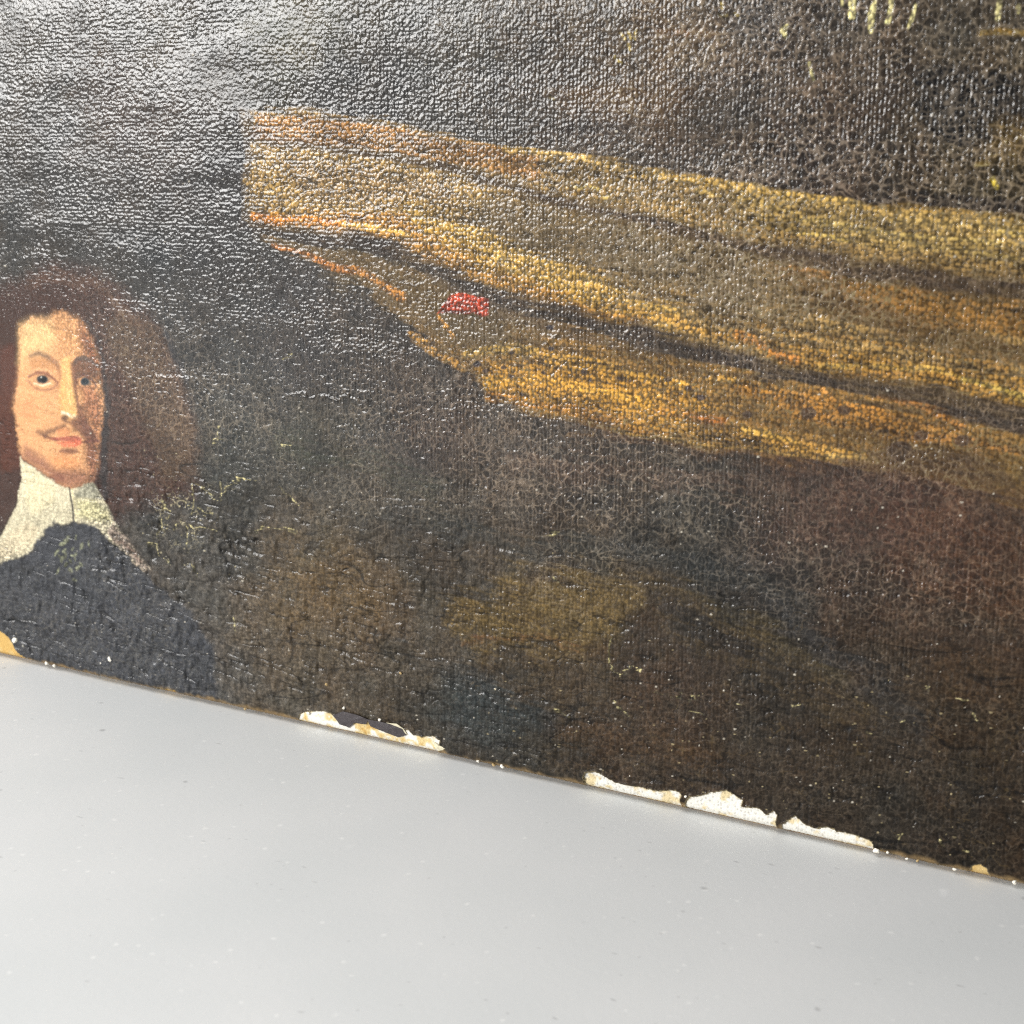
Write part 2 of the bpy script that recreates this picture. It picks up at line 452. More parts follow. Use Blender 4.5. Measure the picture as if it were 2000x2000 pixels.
OPS = [
    ('P',[(-75.83,157.12),(-55.6,156.06),(-33.82,153.91),(-19.95,151.63),(-6.54,148.98),(6.43,147.08),(18.98,145.24),(37.04,143.53),(48.62,141.72),(59.83,140.16),(75.97,138.86),(91.37,137.63),(137.84,135.46),(140.19,111.41),(141.67,96.2),(113.83,98.03),(83.33,101.08),(61.38,103.64),(30.64,110.33),(5.27,114.54),(-13.49,118.82),(-35.95,125.82),(-56.72,127.9),(-76.69,129.64),(-75.34,142.78)],(150,120,70),2.284,0.96,1.37,0.25),
    ('P',[(-69.25,125.63),(-56.83,125.08),(-36.04,121.99),(-21.82,118.44),(-5.36,112.81),(19.48,108.51),(41.66,104.39),(61.5,100.94),(88.71,98.91),(114.02,95.52),(141.95,93.31),(143.76,74.75),(115.18,80.79),(100.03,83.22),(89.54,85.25),(77.76,85.3),(62.18,84.77),(50.57,85.26),(38.54,86.34),(26.12,87.68),(13.28,89.31),(1.35,91.1),(-6.8,93.77),(-12.98,98.58),(-20.65,102.37),(-27.69,107.72),(-36.27,112.93),(-45.0,117.98),(-56.98,121.39)],(136,102,52),1.882,0.95,1.176,0.35),
    ('P',[(-72.38,126.53),(-53.74,126.17),(-33.14,122.11),(-13.52,115.3),(0.0,109.62),(-5.4,102.22),(-19.24,102.46),(-33.39,111.26),(-50.98,118.93)],(80,68,48),4.73,0.85,1.839,0.35),
    ('P',[(-70.9,155.54),(-40.96,154.15),(-13.19,149.74),(7.71,146.54),(7.74,141.61),(-13.24,144.68),(-41.12,148.7),(-74.33,149.87)],(176,120,62),1.266,0.65,0.759,0.3),
    ('P',[(-68.18,147.72),(-35.45,145.6),(-10.58,141.32),(0.0,135.9),(-18.83,133.16),(-41.59,132.56),(-68.83,134.3),(-73.12,142.81)],(172,138,78),1.825,0.7,1.043,0.3),
    ('P',[(-13.31,137.87),(19.15,133.06),(43.3,128.42),(60.48,124.86),(56.35,116.2),(37.67,119.55),(12.95,125.1),(-5.3,127.82)],(116,98,68),3.925,0.85,1.847,0.3),
    ('P',[(60.48,124.86),(82.09,122.72),(112.05,120.72),(139.28,120.76),(140.19,111.41),(112.62,113.4),(90.86,114.03),(71.79,117.05)],(128,88,38),1.969,0.8,0.985,0.35),
    ('P',[(67.3,119.94),(80.23,118.54),(95.91,114.34),(110.79,112.29),(113.09,107.49),(98.24,109.44),(82.64,113.01)],(88,66,40),1.62,0.75,1.012,0.3),
    ('P',[(43.83,111.14),(61.11,110.07),(82.91,108.37),(103.44,106.27),(140.83,104.79),(141.39,99.08),(113.67,100.03),(93.63,102.75),(68.02,104.67)],(176,128,52),1.422,0.7,0.813,0.35),
    ('P',[(-72.06,132.75),(-53.5,132.49),(-32.87,133.96),(-13.4,127.54),(2.64,120.14),(19.38,115.85),(37.86,112.43),(30.63,110.89),(5.27,115.11),(-13.47,119.99),(-33.03,126.87),(-53.63,129.09),(-73.77,130.47)],(184,128,50),1.524,0.7,1.016,0.35),
    ('P',[(-28.57,135.24),(-9.31,131.12),(7.83,124.9),(25.56,118.96),(40.16,115.31),(37.9,110.78),(13.03,116.09),(-8.01,121.97),(-23.07,128.38)],(196,156,72),1.936,0.65,1.21,0.35),
    ('P',[(50.89,141.24),(70.68,139.16),(91.39,137.24),(137.89,135.0),(138.92,124.46),(111.5,127.78),(91.93,128.97),(71.12,130.43),(53.37,135.06)],(172,142,80),1.386,0.7,0.792,0.3),
    ('L',[(-1.3,148.13),(11.5,146.79),(25.11,144.23),(38.21,143.34)],(215,176,101),[1.036,1.036,1.036,1.036],0.921,0.88,0.691,0.5),
    ('L',[(28.74,143.42),(40.56,142.53),(54.29,140.26),(70.69,138.95),(81.22,137.78)],(213,172,89),[1.282,1.282,1.282,1.282,1.282],0.854,0.88,0.641,0.5),
    ('L',[(71.73,139.28),(77.02,138.69),(81.72,137.99)],(228,189,106),[0.816,0.816,0.816],0.816,0.88,0.612,0.5),
    ('L',[(44.1,140.07),(53.24,138.59),(61.05,137.32)],(219,182,101),[0.969,0.969,0.969],0.862,0.88,0.646,0.5),
    ('L',[(81.22,137.78),(91.39,137.24),(101.26,136.7)],(191,150,74),[1.184,1.184,1.184],0.79,0.88,0.592,0.5),
    ('L',[(66.61,134.59),(86.65,132.46),(107.47,130.71)],(197,169,99),[0.802,0.802,0.802],0.802,0.88,0.601,0.5),
    ('L',[(70.96,133.49),(87.76,131.0),(109.52,128.86)],(182,157,95),[0.599,0.599,0.599],0.799,0.88,0.599,0.5),
    ('L',[(59.97,136.88),(81.39,134.8),(110.09,133.68)],(174,146,86),[1.006,1.006,1.006],0.805,0.88,0.604,0.5),
    ('L',[(66.73,132.13),(77.46,130.65)],(199,169,89),[1.04,1.04],0.832,0.88,0.624,0.5),
    ('L',[(106.34,132.99),(111.12,132.57)],(200,169,89),[1.142,1.142],0.761,0.88,0.571,0.5),
    ('L',[(-73.09,131.23),(-56.61,130.7),(-43.14,130.13)],(199,124,46),[1.635,1.635,1.635],1.09,0.88,0.817,0.5),
    ('L',[(-46.1,130.04),(-32.98,129.01),(-27.29,128.25)],(215,171,84),[1.308,1.308,1.308],1.046,0.88,0.785,0.5),
    ('L',[(-66.17,124.25),(-56.93,122.62),(-50.93,120.16),(-43.47,119.02)],(191,120,55),[1.229,1.229,1.229,1.229],1.093,0.88,0.819,0.5),
    ('L',[(-43.47,119.26),(-37.62,117.34),(-29.0,113.91)],(193,131,63),[1.592,1.592,1.592],1.061,0.88,0.796,0.5),
    ('L',[(-5.32,123.23),(7.85,121.51),(19.34,118.66),(31.77,114.85)],(206,161,80),[1.675,1.675,1.675,1.675],0.957,0.88,0.718,0.5),
    ('L',[(-3.98,124.44),(0.0,121.74)],(223,184,101),[1.477,1.477],0.985,0.88,0.739,0.5),
    ('L',[(23.14,115.49),(37.85,112.76),(47.38,110.27)],(199,150,69),[1.839,1.839,1.839],0.919,0.88,0.69,0.5),
    ('L',[(65.46,124.34),(71.48,123.26),(74.18,122.76)],(212,141,46),[0.948,0.948,0.948],0.843,0.88,0.632,0.5),
    ('L',[(54.3,110.49),(61.2,107.93),(67.95,106.26)],(193,125,57),[1.97,1.97,1.97],0.876,0.88,0.657,0.5),
    ('L',[(72.4,104.88),(85.13,106.24),(96.47,105.84),(109.55,103.21)],(191,154,76),[0.924,0.924,0.924,0.924],0.821,0.88,0.616,0.5),
    ('L',[(74.66,103.04),(89.38,104.9),(103.64,103.55)],(182,131,63),[0.619,0.619,0.619],0.826,0.88,0.619,0.5),
    ('L',[(101.58,104.6),(113.51,102.03)],(176,150,74),[0.99,0.99],0.792,0.88,0.594,0.5),
    ('L',[(-27.74,104.93),(-20.67,101.16),(-13.68,98.04)],(191,141,67),[1.566,1.566,1.566],1.044,0.88,0.783,0.5),
    ('L',[(-12.95,101.7),(-4.04,103.5),(6.63,103.06)],(176,142,74),[1.763,1.763,1.763],1.008,0.88,0.756,0.5),
    ('L',[(-6.79,95.57),(6.66,96.98),(19.65,96.15),(33.46,94.08)],(219,165,63),[2.452,2.452,2.452,2.452],0.981,0.88,0.736,0.5),
    ('L',[(9.26,102.08),(20.84,101.53),(33.33,99.74),(43.03,98.26)],(206,157,69),[1.9,1.9,1.9,1.9],0.95,0.88,0.713,0.5),
    ('L',[(-5.44,92.08),(8.01,91.44),(23.56,89.77),(38.48,88.61)],(191,129,53),[2.205,2.205,2.205,2.205],0.98,0.88,0.735,0.5),
    ('L',[(17.1,95.48),(24.73,95.18),(30.97,95.13)],(232,184,80),[1.44,1.44,1.44],0.96,0.88,0.72,0.5),
    ('L',[(47.68,100.96),(53.52,100.64)],(210,159,74),[1.355,1.355],0.903,0.88,0.677,0.5),
    ('L',[(55.87,99.4),(63.85,98.64),(72.79,97.02)],(200,141,61),[1.759,1.759,1.759],0.879,0.88,0.659,0.5),
    ('L',[(72.66,99.68),(77.12,97.39),(85.64,97.6)],(208,146,69),[1.278,1.278,1.278],0.852,0.88,0.639,0.5),
    ('L',[(85.49,100.21),(93.88,98.83),(102.22,95.44)],(193,131,63),[1.44,1.44,1.44],0.823,0.88,0.617,0.5),
    ('L',[(26.12,87.68),(40.96,86.8),(52.88,86.17),(68.9,86.01),(83.09,86.61)],(202,165,89),[0.795,0.795,0.795,0.795,0.795],0.908,0.88,0.681,0.5),
    ('L',[(31.09,89.3),(50.46,88.4),(68.85,87.1),(83.02,87.89)],(189,150,76),[0.562,0.562,0.562,0.562],0.899,0.88,0.675,0.5),
    ('L',[(57.38,89.95),(61.98,89.5),(68.8,88.19)],(213,169,80),[1.114,1.114,1.114],0.891,0.88,0.668,0.5),
    ('L',[(35.94,92.71),(45.6,92.21),(52.7,91.29)],(165,99,42),[1.615,1.615,1.615],0.923,0.88,0.692,0.5),
    ('L',[(92.23,92.41),(104.44,92.35),(114.34,91.49)],(176,122,59),[1.418,1.418,1.418],0.81,0.88,0.608,0.5),
    ('P',[(-10.21,98.06),(6.64,101.89),(23.37,101.03),(41.85,97.94),(51.4,94.95),(38.47,89.3),(19.72,91.05),(0.0,92.18)],(198,144,56),3.134,0.7,1.446,0.4),
    ('P',[(53.59,98.67),(68.31,98.57),(89.84,97.44),(102.29,94.41),(90.16,92.21),(68.55,93.4)],(172,116,48),2.773,0.6,1.28,0.45),
    ('P',[(1.35,89.67),(26.11,88.38),(52.87,86.61),(79.88,86.38),(79.79,87.99),(52.75,89.73),(26.06,91.15)],(190,140,60),1.615,0.6,0.923,0.5),
    ('P',[(77.78,85.08),(90.36,89.06),(104.57,90.5),(120.22,90.06),(142.61,86.53),(143.76,74.75),(115.3,79.25),(94.93,82.65)],(70,50,34),4.41,0.85,1.804,0.4),
    ('P',[(10.65,90.49),(31.08,89.76),(52.84,87.28),(73.3,86.79),(73.44,84.08),(50.61,83.91),(26.15,86.06)],(92,62,36),3.47,0.55,1.619,0.5),
    ('P',[(104.72,88.44),(119.97,93.07),(120.72,84.01),(111.09,82.91)],(110,84,36),2.982,0.6,1.392,0.4),
    ('P',[(-7.92,138.89),(25.3,133.78),(51.35,128.7),(75.71,123.96),(82.38,117.63),(67.65,112.61),(37.73,117.36),(15.51,122.96),(-2.64,130.19)],(98,82,58),4.955,0.7,2.027,0.4),
    ('P',[(-68.24,146.51),(-41.25,144.38),(-18.72,141.2),(-13.33,135.59),(-32.83,135.73),(-56.41,135.8)],(140,112,78),3.122,0.6,1.561,0.4),
    ('L',[(-41.05,151.14),(-13.22,146.93),(7.72,143.81)],(128,100,60),[1.233,1.233,1.233],1.48,0.75,1.233,0.55),
    ('L',[(12.8,141.47),(37.16,138.89),(57.83,135.17)],(112,92,58),[1.341,1.341,1.341],1.341,0.75,1.117,0.55),
    ('L',[(60.08,134.2),(81.57,131.6),(107.56,129.56)],(120,100,56),[0.81,0.81,0.81],1.214,0.75,1.012,0.55),
    ('L',[(67.45,116.81),(88.82,113.91),(112.85,110.45)],(80,60,34),[1.833,1.833,1.833],1.222,0.75,1.019,0.55),
    ('L',[(31.67,119.26),(51.88,113.8),(76.45,110.02)],(110,84,46),[1.547,1.547,1.547],1.326,0.75,1.105,0.55),
    ('L',[(58.78,112.06),(82.78,110.64),(109.25,107.21)],(150,106,44),[1.037,1.037,1.037],1.245,0.75,1.037,0.55),
    ('L',[(15.93,83.9),(21.07,85.57)],(90,64,34),[0.982,0.982],1.472,0.75,1.227,0.55),
    ('L',[(38.34,94.05),(59.62,91.49),(83.94,90.55)],(112,80,40),[1.56,1.56,1.56],1.337,0.75,1.114,0.55),
    ('L',[(68.66,91.24),(90.28,90.32),(109.69,88.45)],(96,72,38),[1.886,1.886,1.886],1.257,0.75,1.048,0.55),
    ('L',[(-53.11,143.06),(-32.71,140.75),(-13.32,136.51)],(110,90,62),[1.03,1.03,1.03],1.545,0.75,1.287,0.55),
    ('L',[(-74.65,149.74),(-55.89,148.74),(-41.17,147.07),(-26.95,145.91),(-13.25,143.32),(0.0,140.15),(12.84,136.75),(25.28,134.86),(37.33,132.5),(49.02,130.1),(60.36,127.78),(76.7,125.33),(92.26,123.8),(111.87,122.95),(139.19,121.68)],(52,41,33),[1.135,1.589,2.043,2.27,2.27,2.723,2.723,2.95,3.404,3.404,3.631,4.312,4.539,4.312,4.312],2.27,0.97,0.908,0.1),
    ('L',[(-77.02,129.38),(-62.88,128.07),(-50.68,127.24),(-35.95,125.82),(-20.38,121.45),(-13.49,118.82),(-5.35,116.07),(5.28,114.31),(19.44,111.68),(30.66,109.78),(41.57,107.48),(53.36,105.0),(61.36,104.07),(72.5,102.87),(88.53,101.72),(96.84,100.33),(105.94,99.06),(113.8,98.33),(141.67,96.2)],(44,35,29),[2.773,3.467,3.929,4.16,3.236,2.773,3.004,3.236,3.467,3.236,3.698,3.698,3.467,3.236,3.929,4.622,5.084,5.084,5.084],1.618,0.95,0.924,0.14),
    ('L',[(-21.82,118.44),(-2.67,111.79),(13.11,108.11),(31.99,104.82)],(72,60,48),[1.228,3.192,2.701,0.982],1.473,0.75,0.982,0.2),
    ('P',[(-20.51,111.97),(-10.79,112.98),(5.29,110.51),(14.4,107.05),(0.0,103.77),(-13.61,105.23),(-23.4,108.22)],(84,70,50),1.765,0.65,1.009,0.3),
    ('P',[(-8.0,99.66),(-8.13,99.3),(-8.47,99.0),(-8.97,98.8),(-9.52,98.76),(-10.02,98.88),(-10.36,99.14),(-10.48,99.48),(-10.35,99.84),(-10.01,100.14),(-9.51,100.34),(-8.96,100.38),(-8.46,100.26),(-8.12,100.0)],(34,32,40),0.383,0.9,0.256,0),
    ('P',[(-6.09,98.13),(-6.19,97.85),(-6.46,97.62),(-6.84,97.46),(-7.27,97.43),(-7.65,97.52),(-7.92,97.72),(-8.01,97.99),(-7.92,98.27),(-7.65,98.51),(-7.26,98.65),(-6.84,98.69),(-6.45,98.59),(-6.19,98.4)],(34,32,40),0.382,0.9,0.255,0),
    ('P',[(0.8,102.65),(0.72,102.42),(0.5,102.22),(0.18,102.09),(-0.18,102.07),(-0.5,102.15),(-0.72,102.32),(-0.8,102.54),(-0.72,102.78),(-0.5,102.98),(-0.18,103.1),(0.18,103.13),(0.5,103.05),(0.72,102.88)],(34,32,40),0.375,0.9,0.25,0),
    ('P',[(11.2,104.3),(11.11,104.03),(10.86,103.8),(10.5,103.66),(10.09,103.63),(9.72,103.73),(9.47,103.92),(9.38,104.18),(9.47,104.45),(9.72,104.68),(10.08,104.82),(10.49,104.85),(10.85,104.75),(11.11,104.56)],(34,32,40),0.367,0.9,0.245,0),
    ('P',[(0.81,97.35),(0.73,97.11),(0.5,96.91),(0.18,96.78),(-0.18,96.76),(-0.5,96.83),(-0.73,97.0),(-0.81,97.23),(-0.73,97.46),(-0.5,97.67),(-0.18,97.79),(0.18,97.82),(0.5,97.74),(0.73,97.58)],(34,32,40),0.377,0.9,0.252,0),
    ('P',[(8.89,98.79),(8.83,98.6),(8.64,98.43),(8.38,98.33),(8.09,98.3),(7.83,98.37),(7.64,98.51),(7.58,98.69),(7.64,98.89),(7.82,99.05),(8.08,99.16),(8.38,99.18),(8.64,99.12),(8.82,98.98)],(34,32,40),0.371,0.9,0.247,0),
    ('P',[(-1.21,99.45),(-1.29,99.21),(-1.51,99.01),(-1.84,98.88),(-2.2,98.85),(-2.52,98.93),(-2.75,99.1),(-2.83,99.33),(-2.75,99.56),(-2.52,99.77),(-2.2,99.89),(-1.84,99.92),(-1.51,99.84),(-1.29,99.67)],(34,32,40),0.378,0.9,0.252,0),
    ('P',[(20.51,98.06),(20.45,97.87),(20.28,97.71),(20.02,97.6),(19.74,97.58),(19.48,97.64),(19.31,97.78),(19.24,97.96),(19.3,98.16),(19.48,98.32),(19.73,98.42),(20.01,98.45),(20.27,98.38),(20.45,98.25)],(34,32,40),0.362,0.9,0.242,0),
    ('P',[(19.09,99.91),(19.01,99.68),(18.8,99.48),(18.5,99.36),(18.16,99.33),(17.85,99.41),(17.64,99.58),(17.56,99.8),(17.63,100.03),(17.84,100.22),(18.15,100.34),(18.49,100.37),(18.79,100.29),(19.01,100.13)],(34,32,40),0.363,0.9,0.242,0),
    ('P',[(10.77,109.11),(10.69,108.85),(10.44,108.62),(10.07,108.48),(9.67,108.46),(9.3,108.55),(9.05,108.74),(8.96,109.0),(9.05,109.27),(9.3,109.49),(9.66,109.63),(10.06,109.66),(10.43,109.56),(10.68,109.37)],(34,32,40),0.366,0.9,0.244,0),
    ('P',[(3.35,93.41),(3.29,93.21),(3.1,93.04),(2.84,92.93),(2.54,92.91),(2.27,92.97),(2.08,93.11),(2.02,93.3),(2.08,93.5),(2.27,93.67),(2.54,93.78),(2.83,93.8),(3.1,93.74),(3.29,93.6)],(34,32,40),0.377,0.9,0.251,0),
    ('P',[(27.79,99.09),(27.73,98.9),(27.56,98.74),(27.31,98.63),(27.03,98.61),(26.78,98.68),(26.61,98.81),(26.54,98.99),(26.6,99.18),(26.77,99.34),(27.02,99.44),(27.3,99.47),(27.55,99.4),(27.72,99.27)],(34,32,40),0.357,0.9,0.238,0),
    ('P',[(30.15,98.82),(30.1,98.66),(29.97,98.54),(29.77,98.45),(29.55,98.44),(29.35,98.49),(29.21,98.59),(29.16,98.74),(29.21,98.89),(29.34,99.02),(29.54,99.1),(29.76,99.12),(29.96,99.07),(30.1,98.96)],(34,32,40),0.355,0.9,0.237,0),
    ('P',[(39.76,99.57),(39.68,99.27),(39.41,99.01),(39.03,98.85),(38.6,98.82),(38.21,98.92),(37.94,99.13),(37.84,99.42),(37.92,99.72),(38.19,99.97),(38.57,100.13),(39.0,100.16),(39.39,100.06),(39.66,99.85)],(34,32,40),0.348,0.9,0.232,0),
    ('P',[(44.58,98.16),(44.5,97.87),(44.24,97.61),(43.87,97.45),(43.44,97.42),(43.06,97.52),(42.79,97.73),(42.68,98.01),(42.77,98.31),(43.03,98.56),(43.4,98.72),(43.83,98.75),(44.21,98.66),(44.48,98.45)],(34,32,40),0.345,0.9,0.23,0),
    ('P',[(72.44,95.27),(72.29,94.69),(71.83,94.2),(71.14,93.89),(70.36,93.82),(69.64,94.0),(69.13,94.41),(68.92,94.95),(69.07,95.53),(69.54,96.02),(70.23,96.33),(71.02,96.4),(71.73,96.21),(72.24,95.81)],(58,44,36),0.326,0.9,0.217,0),
    ('P',[(79.64,96.54),(79.53,96.08),(79.17,95.69),(78.62,95.44),(78.0,95.38),(77.43,95.53),(77.02,95.86),(76.86,96.3),(76.97,96.76),(77.34,97.16),(77.89,97.4),(78.51,97.46),(79.08,97.31),(79.48,96.98)],(58,44,36),0.32,0.9,0.214,0),
    ('P',[(95.81,92.76),(95.7,92.24),(95.3,91.79),(94.7,91.5),(94.01,91.43),(93.38,91.6),(92.93,91.97),(92.74,92.46),(92.86,92.99),(93.26,93.44),(93.87,93.72),(94.55,93.78),(95.18,93.62),(95.63,93.25)],(58,44,36),0.31,0.9,0.207,0),
    ('P',[(103.93,92.51),(103.82,91.99),(103.43,91.55),(102.85,91.26),(102.18,91.2),(101.57,91.36),(101.12,91.72),(100.94,92.21),(101.05,92.73),(101.44,93.17),(102.02,93.46),(102.69,93.52),(103.3,93.35),(103.75,92.99)],(58,44,36),0.305,0.9,0.203,0),
    ('P',[(93.05,89.33),(92.84,88.42),(92.14,87.63),(91.08,87.12),(89.88,86.99),(88.76,87.28),(87.97,87.92),(87.64,88.79),(87.86,89.71),(88.57,90.5),(89.63,91.0),(90.83,91.12),(91.93,90.83),(92.72,90.19)],(58,44,36),0.314,0.9,0.21,0),
    ('P',[(58.39,93.58),(58.29,93.21),(57.99,92.9),(57.53,92.69),(57.02,92.65),(56.56,92.77),(56.23,93.02),(56.1,93.37),(56.2,93.74),(56.51,94.06),(56.96,94.26),(57.47,94.3),(57.93,94.18),(58.26,93.92)],(58,44,36),0.337,0.9,0.224,0),
    ('P',[(47.71,96.53),(47.62,96.19),(47.33,95.91),(46.91,95.73),(46.44,95.69),(46.01,95.8),(45.7,96.03),(45.59,96.35),(45.68,96.68),(45.97,96.97),(46.39,97.15),(46.86,97.19),(47.29,97.08),(47.59,96.84)],(34,32,40),0.343,0.9,0.229,0),
    ('P',[(83.0,88.32),(90.3,89.9),(99.56,90.2),(110.63,89.06),(114.98,83.35),(105.02,84.3),(90.56,85.68)],(66,50,34),1.44,0.8,1.029,0.3),
    ('L',[(-76.07,158.57),(-75.14,152.53),(-77.37,146.44),(-74.49,140.96),(-77.05,134.73),(-75.78,128.54),(-72.43,125.53)],(42,39,40),[1.954,3.629,1.675,4.187,1.954,3.35,2.792],1.954,0.85,3.629,0.1),
    ('L',[(-74.54,151.93),(-68.01,151.09),(-61.89,150.39)],(60,50,46),[1.091,1.091,1.091],1.364,0.6,1.091,0.3),
    ('P',[(-20.16,110.34),(-18.32,112.29),(-16.49,114.84),(-12.55,115.59),(-10.07,115.02),(-6.56,114.68),(-6.4,111.12),(-7.98,110.85),(-10.81,111.54),(-14.73,110.89),(-17.98,110.71)],(206,78,50),0.381,0.95,0.509,0.12),
    ('P',[(-15.81,112.89),(-15.88,112.68),(-16.08,112.5),(-16.36,112.39),(-16.67,112.38),(-16.95,112.45),(-17.14,112.61),(-17.2,112.81),(-17.13,113.02),(-16.94,113.2),(-16.66,113.3),(-16.35,113.32),(-16.07,113.24),(-15.88,113.09)],(90,40,40),0.384,0.8,0.192,0),
    ('L',[(-20.17,109.72),(-18.37,107.97),(-16.23,105.63)],(200,140,54),[0.904,0.904,0.904],0.516,0.7,0.516,0.4),
    ('P',[(88.25,163.01),(94.52,164.03),(104.18,161.82),(114.1,164.39),(114.81,155.74),(103.76,154.87),(101.73,150.18),(96.54,148.73),(92.86,152.53),(89.2,155.88)],(7,8,12),2.072,0.95,1.319,0.1),
    ('P',[(76.01,138.16),(87.18,140.38),(101.05,139.69),(116.18,139.06),(116.41,136.24),(101.23,137.09),(87.34,137.73)],(26,20,19),1.357,0.8,0.582,0.2),
    ('P',[(102.95,153.0),(109.37,154.85),(115.0,153.45),(115.45,147.92),(107.26,145.97),(100.47,147.8)],(80,62,26),3.164,0.5,1.675,0.5),
    ('P',[(6.37,161.16),(18.76,162.07),(40.05,160.24),(44.72,156.63),(30.9,154.1),(15.15,156.27)],(100,74,46),4.467,0.35,2.234,0.5),
    ('P',[(17.6,156.79),(32.05,155.14),(25.01,149.88),(7.68,150.9)],(34,31,33),3.411,0.6,1.819,0.3),
    ('P',[(36.29,172.01),(49.76,172.61),(54.37,166.55),(45.62,163.72),(35.29,165.94)],(96,76,54),4.241,0.35,2.121,0.5),
    ('L',[(75.44,178.03),(75.5,175.1),(75.48,173.63)],(226,214,150),[1.46,1.46,1.46],0.244,1,0.146,0.05),
    ('L',[(79.87,176.16),(79.34,173.75),(79.38,170.7)],(226,214,150),[0.781,1.338,1.004],0.242,1,0.145,0.05),
    ('L',[(83.15,176.76),(83.04,174.35),(82.65,172.31)],(226,214,150),[0.994,0.994,1.104],0.24,1,0.144,0.05),
    ('L',[(87.81,175.39),(87.44,173.24),(86.81,171.21)],(226,214,150),[0.547,0.875,0.547],0.238,1,0.143,0.05),
    ('L',[(103.32,175.29),(103.2,173.66),(103.31,172.13)],(226,214,150),[0.946,0.946,0.946],0.228,1,0.137,0.05),
    ('L',[(62.61,172.18),(61.82,171.32),(62.43,170.05)],(226,214,150),[0.699,1.399,0.583],0.253,1,0.152,0.05),
    ('L',[(106.84,174.47),(106.93,173.3)],(226,214,150),[0.625,0.625],0.226,1,0.136,0.05),
    ('L',[(67.32,164.9),(68.28,161.85)],(226,214,150),[0.581,0.581],0.253,1,0.152,0.05),
    ('L',[(73.36,177.63),(73.47,175.67)],(226,214,150),[0.451,0.451],0.245,1,0.147,0.05),
    ('L',[(104.36,143.4),(105.28,141.69)],(206,180,60),[0.854,0.854],0.285,0.9,0.285,0.1),
    ('L',[(100.21,169.87),(105.04,169.97),(108.91,169.22)],(160,124,52),[0.916,0.916,0.916],0.549,0.7,0.458,0.4),
    ('L',[(100.96,145.94),(102.92,146.21)],(120,94,34),[0.761,0.761],0.381,0.7,0.381,0.3),
    ('L',[(26.22,171.81),(27.25,170.46)],(196,172,98),[0.55,0.55],0.22,0.85,0.22,0),
    ('L',[(28.2,172.02),(28.69,170.42)],(196,172,98),[0.547,0.547],0.219,0.85,0.219,0),
    ('L',[(29.86,172.24),(29.44,170.53)],(196,172,98),[0.546,0.546],0.218,0.85,0.218,0),
    ('L',[(27.95,169.38),(28.27,168.31)],(196,172,98),[0.549,0.549],0.22,0.85,0.22,0),
    ('L',[(24.92,167.04),(26.49,165.67)],(196,172,98),[0.554,0.554],0.222,0.85,0.222,0),
    ('L',[(48.17,174.79),(49.89,174.6)],(196,172,98),[0.52,0.52],0.208,0.85,0.208,0),
    ('L',[(51.58,174.93),(52.44,174.52)],(196,172,98),[0.517,0.517],0.207,0.85,0.207,0),
    ('L',[(48.66,177.07),(48.98,176.04)],(196,172,98),[0.519,0.519],0.208,0.85,0.208,0),
    ('L',[(15.85,140.25),(17.14,139.9),(18.42,140.49)],(196,172,98),[0.581,0.581,0.581],0.232,0.85,0.232,0),
    ('L',[(19.7,140.18),(21.94,139.52)],(196,172,98),[0.577,0.577],0.231,0.85,0.231,0),
    ('L',[(22.6,138.27),(23.4,137.81),(24.18,138.44)],(196,172,98),[0.575,0.575,0.575],0.23,0.85,0.23,0),
    ('L',[(9.53,158.96),(10.34,158.54)],(196,172,98),[0.578,0.578],0.231,0.85,0.231,0),
    ('L',[(35.13,171.83),(40.46,171.41),(48.02,170.95)],(128,92,60),[1.064,1.064,1.064],0.851,0.5,0.638,0.4),
    ('L',[(-34.56,61.01),(-5.57,57.02),(20.18,56.77)],(40,42,40),[5.279,5.279,5.279],3.431,0.6,2.903,0.5),
    ('L',[(31.85,53.56),(57.94,45.61),(87.37,30.9)],(74,60,36),[3.057,3.057,3.057],3.057,0.6,2.587,0.5),
    ('L',[(39.66,43.86),(64.25,36.02),(81.96,27.51)],(62,50,32),[3.534,3.534,3.534],3.063,0.6,2.592,0.5),
    ('L',[(63.56,52.35),(80.05,42.3),(98.36,29.59)],(36,37,38),[5.184,5.184,5.184],2.93,0.6,2.479,0.5),
    ('L',[(74.38,65.34),(96.56,57.41),(117.77,47.74)],(50,40,32),[4.286,4.286,4.286],2.786,0.6,2.357,0.5),
    ('L',[(7.04,15.39),(27.43,14.22),(53.1,11.92)],(66,48,30),[4.618,4.618,4.618],3.335,0.6,2.822,0.5),
    ('L',[(-65.3,73.3),(-43.34,72.95),(-25.52,67.22)],(44,48,38),[7.009,7.009,7.009],3.645,0.6,3.084,0.5),
    ('L',[(-29.28,24.75),(-14.4,21.98),(8.43,15.66)],(44,46,46),[6.334,6.334,6.334],3.58,0.6,3.029,0.5),
    ('L',[(-59.24,64.68),(-34.53,62.31),(-5.54,64.54)],(58,54,48),[4.14,4.14,4.14],3.588,0.6,3.036,0.5),
    ('L',[(0.0,77.49),(32.59,77.4),(62.5,77.33)],(70,54,44),[4.805,4.805,4.805],3.123,0.6,2.643,0.5),
    ('P',[(-14.21,41.74),(0.0,47.7),(16.27,52.55),(26.74,53.07),(31.96,48.73),(26.96,40.58),(17.81,35.08),(2.8,31.53),(-9.97,30.68),(-17.18,36.06)],(108,88,50),7.815,0.72,3.907,0.5),
    ('L',[(-14.32,30.61),(0.0,34.54),(11.05,35.22),(17.81,34.32)],(112,74,40),[1.059,1.059,1.059,1.059],1.324,0.5,1.059,0.6),
